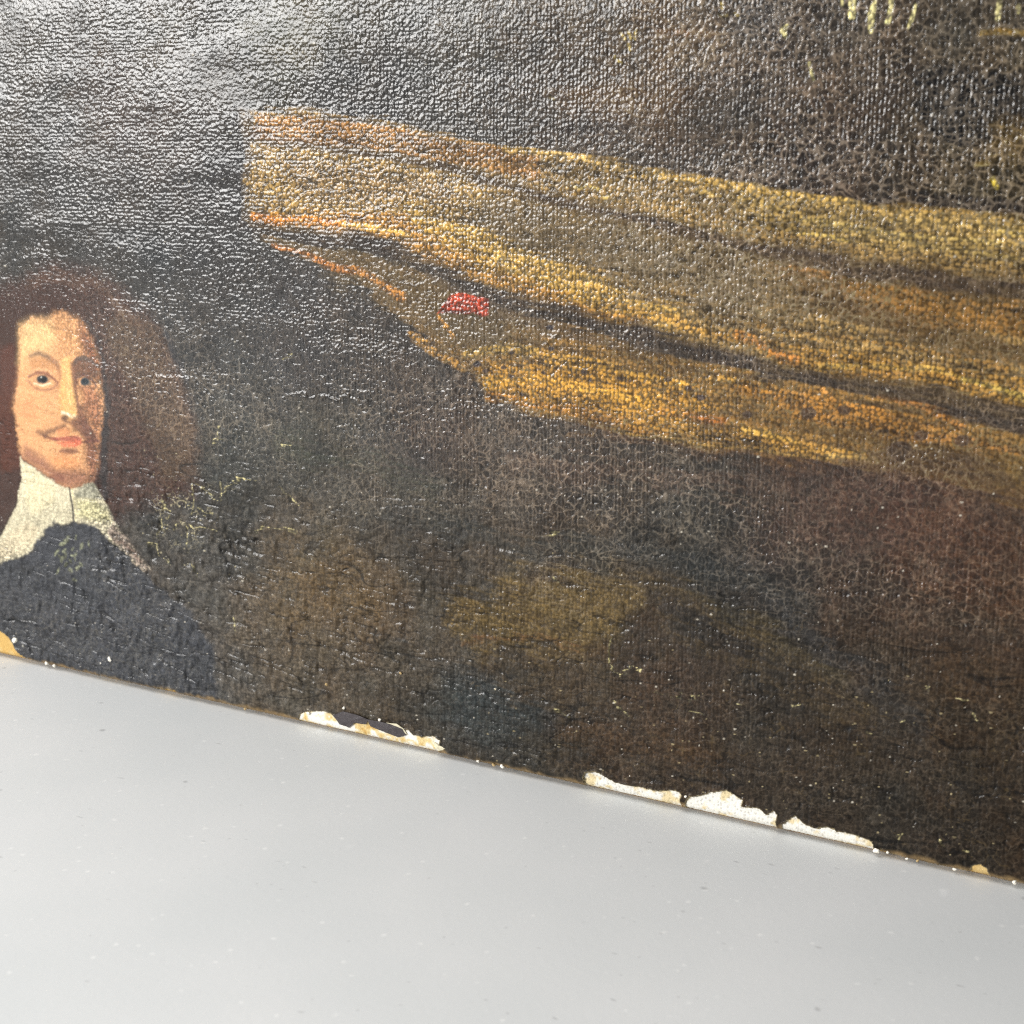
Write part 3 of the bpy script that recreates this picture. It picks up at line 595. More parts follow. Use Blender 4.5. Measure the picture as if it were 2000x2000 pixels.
    ('P',[(-73.63,35.54),(-60.16,41.64),(-45.7,45.72),(-37.19,46.25),(-38.09,40.8),(-44.51,33.08),(-59.16,25.92),(-72.35,27.31)],(98,78,50),7.326,0.45,3.809,0.5),
    ('P',[(-17.38,18.77),(0.0,20.63),(7.04,15.39),(0.0,8.72),(-10.12,6.69),(-20.46,10.08)],(38,46,48),6.867,0.7,2.197,0.3),
    ('L',[(20.13,60.42),(39.25,59.39),(57.49,57.26),(75.0,52.96)],(36,38,38),[2.372,5.218,5.218,2.372],2.846,0.6,1.423,0.2),
    ('L',[(43.15,52.81),(63.85,45.39),(80.29,37.72)],(70,60,34),[0.933,3.498,1.632],3.498,0.4,1.865,0.5),
    ('P',[(-217.89,64.44),(-209.67,89.08),(-197.57,102.99),(-180.87,109.87),(-162.62,109.28),(-151.99,113.77),(-139.36,116.81),(-127.41,116.54),(-120.64,113.43),(-114.07,108.9),(-107.54,104.76),(-104.28,99.76),(-101.94,94.71),(-98.69,89.73),(-96.34,84.68),(-95.91,77.7),(-95.83,70.62),(-95.59,61.71),(-97.13,62.42),(-97.57,59.13),(-102.81,55.98),(-111.33,53.87),(-118.73,50.0),(-124.76,47.01),(-143.47,48.51),(-161.76,46.3),(-182.02,34.18),(-216.42,33.85),(-221.21,49.93)],(60,40,33),7.182,0.97,1.632,0.06),
    ('P',[(-124.9,101.99),(-114.4,104.71),(-106.46,101.01),(-103.42,92.87),(-98.48,86.26),(-96.47,75.88),(-97.3,63.32),(-108.52,60.27),(-112.12,74.41),(-115.98,84.83),(-119.97,93.44)],(72,55,38),6.21,0.65,2.174,0.06),
    ('P',[(-164.55,92.17),(-157.63,94.12),(-158.09,85.16),(-161.42,73.57),(-161.1,62.13),(-160.46,58.34),(-168.69,55.5)],(84,48,36),2.561,0.7,1.024,0.1),
    ('L',[(-131.58,101.94),(-127.66,97.55),(-125.83,91.24),(-125.81,80.41),(-127.08,71.16),(-128.8,62.48),(-128.46,60.82),(-128.52,54.45)],(40,36,37),[1.29,1.935,2.258,2.58,2.58,2.903,2.58,1.935],1.451,0.85,0.806,0),
    ('L',[(-152.33,110.51),(-139.63,113.96),(-127.75,112.75),(-118.83,107.25),(-111.04,100.73)],(84,60,46),[2.843,2.843,2.843,2.843,2.843],1.895,0.6,1.106,0.3),
    ('L',[(-103.33,100.52),(-100.16,94.49),(-96.51,88.86)],(40,42,46),[1.822,1.822,1.822],1.214,0.7,0.607,0),
    ('L',[(-121.06,91.58),(-118.01,82.88),(-117.13,70.3),(-117.05,59.32)],(62,42,36),[2.542,2.542,2.542,2.542],1.589,0.6,0.953,0.2),
    ('P',[(-154.94,100.18),(-151.27,101.57),(-143.15,103.06),(-139.03,105.08),(-133.48,102.18),(-129.52,98.14),(-127.59,92.9),(-126.62,87.58),(-126.38,80.36),(-127.8,72.93),(-129.6,67.22),(-131.08,61.49),(-133.12,57.9),(-135.72,56.45),(-140.81,55.31),(-145.28,55.95),(-151.19,57.97),(-156.13,59.93),(-160.09,61.82),(-160.47,67.94),(-160.68,75.54),(-159.54,81.3),(-157.37,87.08),(-156.51,92.72)],(208,154,108),1.735,1,0.826,0),
    ('P',[(-154.77,99.46),(-150.34,100.82),(-144.29,101.55),(-142.66,98.02),(-144.09,93.57),(-147.68,92.59),(-153.3,91.83),(-156.39,89.02)],(228,190,134),5.932,0.9,0.494,0),
    ('P',[(-142.16,103.11),(-135.33,103.15),(-131.81,99.43),(-132.27,94.38),(-136.31,92.65),(-141.21,92.67),(-142.24,97.33)],(210,154,104),5.326,0.7,0.484,0),
    ('P',[(-133.55,101.47),(-129.52,98.14),(-127.39,92.56),(-126.69,86.86),(-128.97,88.12),(-131.49,92.27),(-133.5,96.81)],(140,88,64),3.838,0.9,0.64,0),
    ('P',[(-156.85,87.12),(-154.6,89.15),(-154.16,83.6),(-150.38,80.92),(-144.37,80.68),(-144.92,75.05),(-151.31,71.85),(-157.56,70.89),(-160.16,75.58)],(214,160,112),5.534,0.8,0.503,0),
    ('P',[(-151.2,76.74),(-151.76,75.06),(-153.0,73.63),(-154.68,72.74),(-156.46,72.58),(-158.0,73.18),(-158.97,74.41),(-159.19,76.04),(-158.61,77.74),(-157.36,79.16),(-155.67,80.03),(-153.9,80.18),(-152.38,79.58),(-151.42,78.36)],(212,144,100),4.556,0.65,0.253,0),
    ('P',[(-134.18,84.09),(-130.24,84.77),(-127.58,82.08),(-127.73,74.77),(-129.55,70.55),(-131.64,74.41),(-133.7,78.64)],(172,114,82),2.914,0.85,0.486,0),
    ('P',[(-135.67,78.46),(-133.7,78.64),(-131.32,72.6),(-129.31,70.58),(-130.01,65.33),(-131.49,59.58),(-133.61,57.84),(-134.96,64.82),(-135.26,72.23)],(124,80,64),3.436,0.85,0.654,0),
    ('P',[(-143.16,89.61),(-143.73,88.65),(-145.15,87.8),(-147.14,87.24),(-149.32,87.07),(-151.24,87.34),(-152.53,87.99),(-152.92,88.9),(-152.34,89.87),(-150.9,90.72),(-148.89,91.27),(-146.72,91.43),(-144.82,91.15),(-143.55,90.5)],(176,126,84),2.231,0.65,0.248,0),
    ('L',[(-152.75,91.2),(-149.22,92.26),(-146.19,91.52),(-142.93,90.29),(-142.07,87.86)],(124,98,78),[0.824,1.318,1.483,1.318,0.824],1.483,0.85,0.247,0),
    ('L',[(-144.31,91.36),(-142.14,88.22),(-142.0,84.56),(-143.14,83.0)],(168,116,80),[1.149,1.149,1.149,1.149],1.231,0.7,0.328,0),
    ('P',[(-152.44,84.48),(-149.86,85.94),(-147.31,86.29),(-144.99,85.51),(-146.52,84.2),(-148.84,83.58),(-151.09,83.84)],(140,112,86),1.245,0.6,0.166,0),
    ('L',[(-153.88,85.3),(-151.72,86.54),(-148.13,87.11),(-145.23,86.15),(-143.0,84.48)],(132,86,66),[0.663,0.995,1.16,0.995,0.663],0.746,0.92,0.166,0),
    ('L',[(-153.27,86.28),(-150.19,87.62),(-146.67,87.7),(-144.27,86.78)],(222,172,126),[0.663,0.663,0.663,0.663],0.746,0.7,0.331,0),
    ('P',[(-146.54,85.24),(-146.81,84.69),(-147.45,84.22),(-148.33,83.91),(-149.29,83.84),(-150.14,84.0),(-150.69,84.38),(-150.85,84.9),(-150.58,85.45),(-149.94,85.92),(-149.05,86.23),(-148.09,86.3),(-147.25,86.13),(-146.7,85.75)],(46,50,54),0.747,1,0.166,0),
    ('P',[(-147.17,85.19),(-147.34,84.8),(-147.75,84.47),(-148.32,84.26),(-148.93,84.21),(-149.46,84.34),(-149.82,84.61),(-149.91,84.97),(-149.74,85.36),(-149.33,85.69),(-148.76,85.9),(-148.15,85.95),(-147.62,85.82),(-147.27,85.55)],(22,25,28),0.498,1,0.166,0),
    ('P',[(-148.74,85.58),(-148.79,85.47),(-148.9,85.37),(-149.04,85.31),(-149.2,85.3),(-149.34,85.34),(-149.43,85.42),(-149.45,85.53),(-149.4,85.64),(-149.29,85.74),(-149.15,85.8),(-148.99,85.82),(-148.85,85.78),(-148.77,85.69)],(180,180,170),0.249,0.9,0.0,0),
    ('L',[(-152.02,83.7),(-149.14,83.18),(-145.77,84.19)],(238,208,172),[0.499,0.499,0.499],0.499,0.85,0.166,0),
    ('L',[(-154.47,84.51),(-152.34,82.55),(-148.76,81.87),(-145.05,82.84),(-142.79,84.57)],(164,114,86),[0.665,0.665,0.665,0.665,0.665],0.748,0.8,0.332,0),
    ('P',[(-137.29,90.04),(-134.38,92.43),(-131.49,92.27),(-128.72,91.03),(-127.46,88.96),(-127.92,86.4),(-130.53,86.92),(-134.89,86.95),(-136.46,83.17),(-135.67,78.46),(-137.34,81.63),(-137.52,86.01)],(104,72,58),1.939,0.92,0.323,0),
    ('L',[(-136.96,89.88),(-134.94,91.66),(-132.47,92.2),(-129.64,91.5),(-127.74,90.2)],(84,68,62),[0.804,1.287,1.447,1.126,0.643],0.844,0.9,0.241,0),
    ('P',[(-134.78,85.5),(-132.97,86.66),(-131.08,86.15),(-130.2,85.13),(-132.69,84.39),(-134.37,84.62)],(150,128,110),0.606,0.9,0.162,0),
    ('P',[(-131.12,85.79),(-131.33,85.28),(-131.84,84.85),(-132.54,84.58),(-133.3,84.52),(-133.96,84.68),(-134.4,85.04),(-134.52,85.52),(-134.31,86.02),(-133.8,86.45),(-133.1,86.73),(-132.34,86.78),(-131.68,86.62),(-131.25,86.26)],(48,56,62),0.727,1,0.162,0),
    ('P',[(-131.72,85.81),(-131.84,85.5),(-132.13,85.23),(-132.52,85.06),(-132.94,85.03),(-133.3,85.14),(-133.55,85.36),(-133.61,85.66),(-133.49,85.98),(-133.2,86.24),(-132.81,86.41),(-132.39,86.44),(-132.03,86.34),(-131.79,86.11)],(30,36,42),0.485,1,0.162,0),
    ('L',[(-136.41,86.39),(-132.88,87.61),(-129.86,86.25),(-128.55,84.72)],(92,62,54),[0.645,0.968,0.968,0.645],0.726,0.92,0.161,0),
    ('L',[(-135.65,83.97),(-132.77,83.47),(-129.52,84.64)],(188,132,96),[0.647,0.647,0.647],0.728,0.8,0.324,0),
    ('P',[(-140.82,91.61),(-137.36,91.85),(-137.52,86.01),(-137.04,81.66),(-136.24,76.57),(-136.7,75.35),(-139.48,74.62),(-143.33,75.94),(-142.5,81.94),(-141.0,87.21)],(222,174,110),1.965,0.9,0.327,0),
    ('L',[(-139.34,91.71),(-139.51,84.76),(-138.65,78.21)],(232,190,128),[0.98,0.98,0.98],1.226,0.8,0.327,0),
    ('L',[(-137.14,90.05),(-136.89,83.87),(-136.03,79.9),(-135.32,75.92)],(128,88,68),[1.304,1.141,0.978,1.141],1.467,0.8,0.326,0),
    ('L',[(-143.21,76.14),(-141.68,77.57),(-142.75,79.33)],(204,144,92),[0.661,0.661,0.661],0.743,0.8,0.33,0),
    ('L',[(-142.31,76.18),(-140.84,76.02),(-139.14,75.65)],(240,222,190),[0.825,0.825,0.825],0.742,0.9,0.247,0),
    ('P',[(-136.76,75.6),(-136.9,75.34),(-137.24,75.11),(-137.71,74.96),(-138.22,74.91),(-138.68,74.98),(-138.98,75.15),(-139.07,75.39),(-138.93,75.66),(-138.59,75.89),(-138.12,76.04),(-137.61,76.08),(-137.15,76.01),(-136.85,75.84)],(246,214,168),0.739,0.8,0.246,0),
    ('P',[(-139.8,75.0),(-139.98,74.67),(-140.43,74.38),(-141.07,74.18),(-141.76,74.12),(-142.37,74.2),(-142.77,74.41),(-142.9,74.71),(-142.71,75.04),(-142.26,75.33),(-141.62,75.53),(-140.93,75.59),(-140.32,75.51),(-139.92,75.3)],(70,48,40),0.991,0.85,0.248,0),
    ('L',[(-141.75,74.22),(-139.81,73.73)],(90,62,50),[0.661,0.661],0.991,0.7,0.33,0),
    ('P',[(-139.78,74.03),(-135.91,75.86),(-132.19,73.7),(-129.39,69.65),(-132.11,69.2),(-135.47,69.98),(-137.78,71.62)],(104,70,58),2.21,0.85,0.655,0),
    ('L',[(-152.16,69.5),(-149.44,69.16),(-146.25,70.74),(-143.61,72.11),(-141.52,73.05)],(96,68,56),[1.002,1.671,1.504,1.337,1.002],2.005,0.85,0.668,0),
    ('L',[(-150.09,68.75),(-146.58,68.45),(-144.56,68.5)],(92,60,52),[0.837,0.837,0.837],0.754,0.85,0.335,0),
    ('P',[(-139.79,71.24),(-140.08,70.78),(-140.81,70.35),(-141.85,70.06),(-142.97,69.95),(-143.97,70.05),(-144.64,70.34),(-144.85,70.76),(-144.56,71.23),(-143.82,71.65),(-142.78,71.94),(-141.65,72.05),(-140.66,71.95),(-140.0,71.66)],(202,136,92),1.244,0.85,0.249,0),
    ('P',[(-148.11,68.3),(-143.99,69.16),(-141.16,69.99),(-137.18,70.11),(-135.81,69.5),(-136.6,68.38),(-142.59,68.09)],(160,84,70),0.994,0.9,0.249,0),
    ('P',[(-145.41,67.51),(-140.58,68.29),(-135.94,69.19),(-135.8,68.01),(-138.23,66.8),(-142.23,66.63)],(204,106,80),0.994,0.9,0.248,0),
    ('L',[(-143.19,67.06),(-138.64,67.73)],(234,128,92),[0.664,0.664],0.622,0.7,0.332,0),
    ('L',[(-135.61,68.48),(-129.4,69.53)],(104,62,54),[0.654,0.654],0.736,0.85,0.327,0),
    ('P',[(-137.17,65.79),(-137.57,65.37),(-138.61,64.96),(-140.11,64.64),(-141.76,64.47),(-143.23,64.49),(-144.23,64.69),(-144.57,65.04),(-144.16,65.46),(-143.1,65.87),(-141.59,66.19),(-139.95,66.35),(-138.49,66.33),(-137.49,66.13)],(112,72,58),1.246,0.85,0.249,0),
    ('P',[(-145.28,66.02),(-145.88,65.07),(-147.37,64.21),(-149.48,63.6),(-151.78,63.36),(-153.83,63.55),(-155.2,64.13),(-155.63,64.98),(-155.01,65.94),(-153.49,66.8),(-151.37,67.41),(-149.07,67.63),(-147.05,67.44),(-145.7,66.86)],(212,158,112),3.037,0.7,0.253,0),
    ('P',[(-160.09,61.82),(-156.13,59.93),(-151.19,57.97),(-145.28,55.95),(-140.81,55.31),(-135.72,56.45),(-133.07,58.44),(-135.35,60.45),(-139.29,60.78),(-145.89,60.07),(-152.23,62.83),(-157.67,64.94)],(140,96,78),4.038,0.85,0.673,0),
    ('P',[(-136.78,62.44),(-137.52,61.59),(-139.17,60.9),(-141.42,60.49),(-143.82,60.45),(-145.9,60.79),(-147.24,61.45),(-147.56,62.28),(-146.81,63.13),(-145.13,63.83),(-142.87,64.23),(-140.47,64.25),(-138.42,63.91),(-137.1,63.26)],(214,146,98),2.753,0.85,0.334,0),
    ('P',[(-143.0,57.72),(-143.36,57.18),(-144.27,56.66),(-145.56,56.29),(-146.97,56.14),(-148.22,56.23),(-149.07,56.54),(-149.33,57.03),(-148.96,57.58),(-148.04,58.09),(-146.74,58.46),(-145.33,58.61),(-144.09,58.52),(-143.26,58.21)],(128,84,70),1.517,0.7,0.253,0),
    ('P',[(-160.09,61.82),(-159.18,60.57),(-152.7,58.19),(-146.31,55.76),(-141.32,55.18),(-137.78,55.58),(-132.64,57.74),(-131.07,56.04),(-128.68,52.56),(-126.08,47.6),(-123.05,44.2),(-119.49,40.52),(-115.01,36.41),(-113.44,35.12),(-117.06,34.6),(-121.56,38.72),(-127.66,41.52),(-130.87,44.26),(-136.25,45.11),(-140.73,45.39),(-147.97,44.02),(-151.84,41.27),(-155.59,37.65),(-158.27,34.54),(-163.89,31.39),(-171.68,29.03),(-188.71,25.1),(-195.09,28.34),(-182.12,33.35),(-170.75,37.26),(-166.99,42.11),(-162.74,46.96),(-160.81,52.66),(-160.12,56.61)],(206,196,166),0.851,1,0.51,0),
    ('P',[(-139.97,53.51),(-137.79,55.46),(-132.64,57.66),(-131.07,56.04),(-129.57,53.58),(-133.08,52.79),(-138.56,52.53)],(146,144,126),1.326,0.8,0.497,0),
    ('P',[(-139.61,52.03),(-132.12,52.53),(-128.38,50.33),(-127.19,47.08),(-133.62,46.66),(-139.61,46.68)],(208,200,152),1.993,0.8,0.498,0),
    ('P',[(-158.78,59.46),(-152.78,57.41),(-146.89,55.0),(-148.46,49.45),(-156.62,45.36),(-159.29,49.72)],(216,204,166),2.396,0.7,0.513,0),
    ('P',[(-166.22,39.43),(-159.43,43.45),(-154.39,41.73),(-157.53,36.61),(-164.85,32.45),(-171.58,29.93),(-171.02,34.82)],(206,190,158),2.107,0.7,0.527,0),
    ('P',[(-126.21,47.2),(-123.05,44.2),(-119.49,40.52),(-115.01,36.41),(-113.44,35.12),(-117.06,34.6),(-121.56,38.72),(-126.19,41.52),(-128.41,44.27)],(150,132,120),1.31,0.9,0.655,0.1),
    ('L',[(-124.19,42.16),(-119.58,39.37),(-116.9,36.71)],(96,74,64),[0.818,0.818,0.818],0.655,0.7,0.491,0),
    ('L',[(-119.33,36.37),(-115.88,34.39)],(206,186,160),[0.654,0.654],0.327,0.85,0.327,0),
    ('L',[(-141.61,55.3),(-141.12,50.32),(-140.99,44.78)],(48,44,42),[0.504,0.672,0.672],0.336,0.95,0.168,0),
    ('L',[(-140.59,54.96),(-140.16,50.44),(-140.08,45.85)],(236,222,170),[0.503,0.503,0.503],0.336,0.7,0.168,0),
    ('P',[(-171.68,29.03),(-163.89,31.39),(-158.27,34.54),(-155.59,37.65),(-151.84,41.27),(-147.97,44.02),(-140.73,45.39),(-136.25,45.11),(-130.87,44.26),(-127.66,41.52),(-121.56,38.72),(-117.06,34.6),(-110.69,30.41),(-99.37,24.57),(-92.97,16.17),(-91.92,3.03),(-94.86,-15.0),(-253.68,-47.76),(-225.69,11.29),(-188.71,25.1)],(57,59,64),2.052,0.95,1.197,0.05),
    ('P',[(-147.2,37.64),(-147.17,37.92),(-146.88,38.25),(-146.4,38.57),(-145.81,38.82),(-145.24,38.94),(-144.8,38.91),(-144.57,38.75),(-144.6,38.47),(-144.88,38.14),(-145.37,37.82),(-145.95,37.58),(-146.53,37.45),(-146.97,37.48)],(138,140,114),0.512,0.8959594298959723,0.341,0),
    ('P',[(-140.84,40.02),(-140.95,40.13),(-140.95,40.37),(-140.83,40.69),(-140.62,41.04),(-140.35,41.33),(-140.09,41.51),(-139.88,41.55),(-139.76,41.44),(-139.76,41.2),(-139.88,40.88),(-140.1,40.54),(-140.36,40.24),(-140.63,40.06)],(138,140,114),0.507,0.6001806859540284,0.338,0),
    ('P',[(-142.92,32.93),(-143.1,32.94),(-143.34,33.09),(-143.59,33.36),(-143.8,33.69),(-143.93,34.03),(-143.96,34.29),(-143.87,34.43),(-143.69,34.43),(-143.45,34.27),(-143.2,34.0),(-142.99,33.67),(-142.86,33.34),(-142.83,33.07)],(138,140,114),0.512,0.8143528017226757,0.341,0),
    ('P',[(-141.51,27.69),(-141.76,27.53),(-142.05,27.45),(-142.31,27.47),(-142.51,27.59),(-142.59,27.78),(-142.55,28.01),(-142.39,28.22),(-142.14,28.38),(-141.85,28.46),(-141.58,28.44),(-141.39,28.32),(-141.3,28.13),(-141.35,27.91)],(138,140,114),0.512,0.634074107220301,0.342,0),
    ('P',[(-145.52,33.74),(-145.84,33.73),(-146.09,33.82),(-146.23,33.99),(-146.23,34.21),(-146.08,34.44),(-145.82,34.62),(-145.5,34.73),(-145.18,34.74),(-144.93,34.65),(-144.79,34.48),(-144.79,34.26),(-144.94,34.04),(-145.2,33.85)],(138,140,114),0.513,0.6025740216324493,0.342,0),
    ('P',[(-146.3,35.59),(-146.31,35.75),(-146.12,36.0),(-145.79,36.31),(-145.37,36.6),(-144.95,36.83),(-144.61,36.94),(-144.42,36.91),(-144.41,36.76),(-144.59,36.5),(-144.93,36.2),(-145.35,35.9),(-145.77,35.68),(-146.11,35.57)],(138,140,114),0.512,0.925328500542928,0.341,0),
    ('P',[(-146.87,32.47),(-147.05,32.59),(-147.12,32.92),(-147.06,33.39),(-146.88,33.92),(-146.62,34.39),(-146.33,34.72),(-146.07,34.83),(-145.88,34.71),(-145.81,34.38),(-145.87,33.91),(-146.05,33.38),(-146.31,32.91),(-146.6,32.58)],(138,140,114),0.514,0.8031365092249084,0.343,0),
    ('P',[(-146.68,33.2),(-146.88,33.21),(-147.13,33.37),(-147.38,33.65),(-147.58,33.99),(-147.69,34.34),(-147.7,34.61),(-147.59,34.76),(-147.39,34.76),(-147.15,34.6),(-146.9,34.32),(-146.7,33.98),(-146.58,33.63),(-146.58,33.36)],(138,140,114),0.514,0.6043441772360272,0.343,0),
    ('P',[(-142.23,30.29),(-142.54,30.13),(-142.96,30.09),(-143.42,30.18),(-143.83,30.39),(-144.09,30.68),(-144.17,30.98),(-144.04,31.24),(-143.73,31.41),(-143.31,31.45),(-142.85,31.35),(-142.45,31.14),(-142.18,30.86),(-142.1,30.55)],(138,140,114),0.512,0.6742896695494941,0.342,0),
    ('P',[(-138.02,32.46),(-138.35,32.3),(-138.77,32.27),(-139.2,32.38),(-139.56,32.61),(-139.77,32.92),(-139.8,33.24),(-139.63,33.5),(-139.31,33.67),(-138.89,33.69),(-138.45,33.58),(-138.1,33.35),(-137.88,33.04),(-137.86,32.73)],(138,140,114),0.508,0.7084460906241292,0.339,0),
    ('P',[(-140.66,35.6),(-140.81,35.46),(-141.18,35.32),(-141.71,35.22),(-142.28,35.16),(-142.79,35.16),(-143.14,35.23),(-143.25,35.34),(-143.1,35.48),(-142.72,35.62),(-142.19,35.73),(-141.62,35.78),(-141.11,35.78),(-140.77,35.71)],(138,140,114),0.51,0.9945357806651294,0.34,0),
    ('P',[(-145.48,31.66),(-145.64,31.77),(-145.68,32.0),(-145.6,32.31),(-145.4,32.64),(-145.13,32.91),(-144.85,33.08),(-144.6,33.12),(-144.45,33.01),(-144.4,32.77),(-144.49,32.46),(-144.69,32.14),(-144.95,31.86),(-145.24,31.69)],(138,140,114),0.513,0.7638062919799584,0.342,0),
    ('P',[(-149.04,34.13),(-149.11,34.3),(-148.98,34.66),(-148.69,35.13),(-148.28,35.64),(-147.85,36.07),(-147.47,36.34),(-147.22,36.39),(-147.15,36.23),(-147.28,35.87),(-147.57,35.4),(-147.97,34.89),(-148.41,34.46),(-148.79,34.19)],(138,140,114),0.515,0.906442975119181,0.343,0),
    ('P',[(-140.83,30.97),(-141.0,31.0),(-141.14,31.15),(-141.23,31.4),(-141.23,31.69),(-141.16,31.96),(-141.03,32.17),(-140.86,32.27),(-140.68,32.24),(-140.54,32.09),(-140.46,31.85),(-140.45,31.56),(-140.52,31.28),(-140.66,31.07)],(138,140,114),0.51,0.7958061356192462,0.34,0),
    ('P',[(-145.54,39.36),(-145.45,39.56),(-145.17,39.77),(-144.75,39.96),(-144.27,40.07),(-143.84,40.1),(-143.53,40.03),(-143.4,39.88),(-143.49,39.68),(-143.77,39.46),(-144.19,39.28),(-144.67,39.17),(-145.1,39.14),(-145.41,39.21)],(138,140,114),0.51,0.7574138651703859,0.34,0),
    ('P',[(-138.72,37.34),(-138.97,37.48),(-139.06,37.79),(-138.98,38.22),(-138.75,38.67),(-138.41,39.06),(-138.02,39.31),(-137.68,39.37),(-137.43,39.23),(-137.34,38.91),(-137.42,38.49),(-137.65,38.04),(-137.99,37.65),(-138.38,37.4)],(138,140,114),0.506,0.7039309789955908,0.337,0),
    ('P',[(-141.24,31.0),(-141.29,31.18),(-141.16,31.48),(-140.86,31.83),(-140.45,32.16),(-140.01,32.42),(-139.64,32.54),(-139.4,32.51),(-139.35,32.33),(-139.48,32.03),(-139.78,31.68),(-140.19,31.35),(-140.62,31.09),(-141.0,30.97)],(138,140,114),0.51,0.6864057391575611,0.34,0),
    ('P',[(-140.23,35.88),(-140.42,35.63),(-140.67,35.44),(-140.93,35.35),(-141.14,35.39),(-141.26,35.53),(-141.28,35.76),(-141.18,36.04),(-140.99,36.29),(-140.74,36.48),(-140.49,36.57),(-140.28,36.53),(-140.15,36.39),(-140.14,36.15)],(138,140,114),0.509,0.6737014582811413,0.339,0),
    ('P',[(-134.95,38.48),(-135.12,38.53),(-135.33,38.76),(-135.52,39.15),(-135.67,39.59),(-135.74,40.02),(-135.72,40.34),(-135.61,40.49),(-135.44,40.44),(-135.23,40.21),(-135.04,39.82),(-134.89,39.38),(-134.82,38.95),(-134.84,38.63)],(138,140,114),0.503,0.8368108907542942,0.335,0),
    ('P',[(-143.69,40.08),(-143.96,40.21),(-144.1,40.41),(-144.1,40.65),(-143.95,40.88),(-143.68,41.06),(-143.34,41.14),(-143.0,41.12),(-142.74,41.0),(-142.59,40.8),(-142.6,40.56),(-142.75,40.33),(-143.02,40.15),(-143.36,40.06)],(138,140,114),0.509,0.677638191489499,0.339,0),
    ('P',[(-148.73,28.72),(-148.84,28.85),(-148.81,29.17),(-148.65,29.63),(-148.39,30.12),(-148.09,30.55),(-147.79,30.84),(-147.57,30.93),(-147.47,30.8),(-147.5,30.48),(-147.66,30.02),(-147.91,29.53),(-148.22,29.1),(-148.51,28.81)],(138,140,114),0.517,0.948683244898175,0.344,0),
    ('P',[(-142.82,36.82),(-142.94,36.98),(-142.93,37.2),(-142.8,37.44),(-142.56,37.64),(-142.27,37.78),(-141.98,37.82),(-141.75,37.76),(-141.63,37.6),(-141.64,37.38),(-141.77,37.15),(-142.01,36.94),(-142.3,36.8),(-142.59,36.76)],(138,140,114),0.509,0.6227029148574842,0.34,0),
    ('P',[(-146.33,37.71),(-146.3,37.89),(-146.02,38.2),(-145.55,38.6),(-144.98,39.0),(-144.42,39.32),(-143.98,39.49),(-143.76,39.49),(-143.79,39.32),(-144.07,39.0),(-144.54,38.6),(-145.11,38.2),(-145.67,37.88),(-146.11,37.71)],(138,140,114),0.511,0.6261476941537999,0.341,0),
    ('P',[(-141.13,33.62),(-141.31,33.66),(-141.48,33.86),(-141.6,34.17),(-141.65,34.55),(-141.63,34.9),(-141.53,35.17),(-141.37,35.3),(-141.2,35.26),(-141.03,35.07),(-140.9,34.75),(-140.85,34.38),(-140.87,34.02),(-140.97,33.75)],(138,140,114),0.51,0.6529986877379845,0.34,0),
    ('P',[(-144.53,34.9),(-144.76,34.89),(-145.08,35.04),(-145.42,35.33),(-145.7,35.7),(-145.89,36.08),(-145.93,36.39),(-145.82,36.58),(-145.58,36.59),(-145.26,36.44),(-144.93,36.14),(-144.64,35.77),(-144.46,35.39),(-144.42,35.08)],(138,140,114),0.512,0.8041380105234999,0.341,0),
    ('P',[(-144.59,35.32),(-144.83,35.17),(-145.09,35.1),(-145.32,35.11),(-145.48,35.21),(-145.53,35.38),(-145.47,35.59),(-145.3,35.79),(-145.06,35.94),(-144.8,36.01),(-144.56,36.0),(-144.41,35.89),(-144.35,35.72),(-144.42,35.52)],(138,140,114),0.512,0.6840034782198925,0.341,0),
    ('L',[(-97.36,62.39),(-95.8,62.03),(-93.0,60.01),(-90.41,58.51),(-88.66,58.0),(-87.45,59.57),(-87.67,63.47)],(204,192,140),[0.369,0.369,0.369,0.369,0.369,0.369,0.369],0.246,0.85,0.922,0.55),
    ('L',[(-87.45,59.57),(-84.9,61.64),(-81.3,63.47),(-75.65,63.92)],(204,192,140),[0.362,0.362,0.362,0.362],0.242,0.85,0.906,0.55),
    ('L',[(-97.38,62.03),(-97.94,56.91),(-97.89,52.93)],(204,192,140),[0.374,0.374,0.374],0.249,0.85,0.934,0.55),
    ('L',[(-108.44,54.95),(-107.19,52.89),(-105.39,52.01),(-106.23,50.07)],(204,192,140),[0.381,0.381,0.381,0.381],0.254,0.85,0.952,0.55),
    ('L',[(-106.94,56.41),(-102.78,56.35),(-99.6,55.99)],(204,192,140),[0.377,0.377,0.377],0.251,0.85,0.943,0.55),
    ('L',[(-99.72,54.16),(-96.5,54.73),(-93.89,53.05),(-90.67,54.17)],(204,192,140),[0.373,0.373,0.373,0.373],0.249,0.85,0.932,0.55),
    ('L',[(-95.53,48.48),(-92.75,49.57),(-88.26,49.59)],(204,192,140),[0.372,0.372,0.372],0.248,0.85,0.931,0.55),
    ('L',[(-107.87,49.86),(-108.27,47.59),(-110.05,45.69)],(204,192,140),[0.383,0.383,0.383],0.255,0.85,0.958,0.55),
    ('L',[(-102.36,49.08),(-104.33,47.36)],(204,192,140),[0.38,0.38],0.253,0.85,0.949,0.55),
    ('L',[(-99.58,49.43),(-98.8,47.33),(-99.48,43.93)],(204,192,140),[0.377,0.377,0.377],0.252,0.85,0.944,0.55),
    ('L',[(-98.22,49.24),(-96.06,47.32)],(204,192,140),[0.376,0.376],0.25,0.85,0.939,0.55),
    ('L',[(-98.85,39.59),(-96.8,35.8)],(204,192,140),[0.379,0.379],0.253,0.85,0.948,0.55),
    ('L',[(-108.63,39.36),(-106.62,37.95)],(204,192,140),[0.385,0.385],0.257,0.85,0.962,0.55),
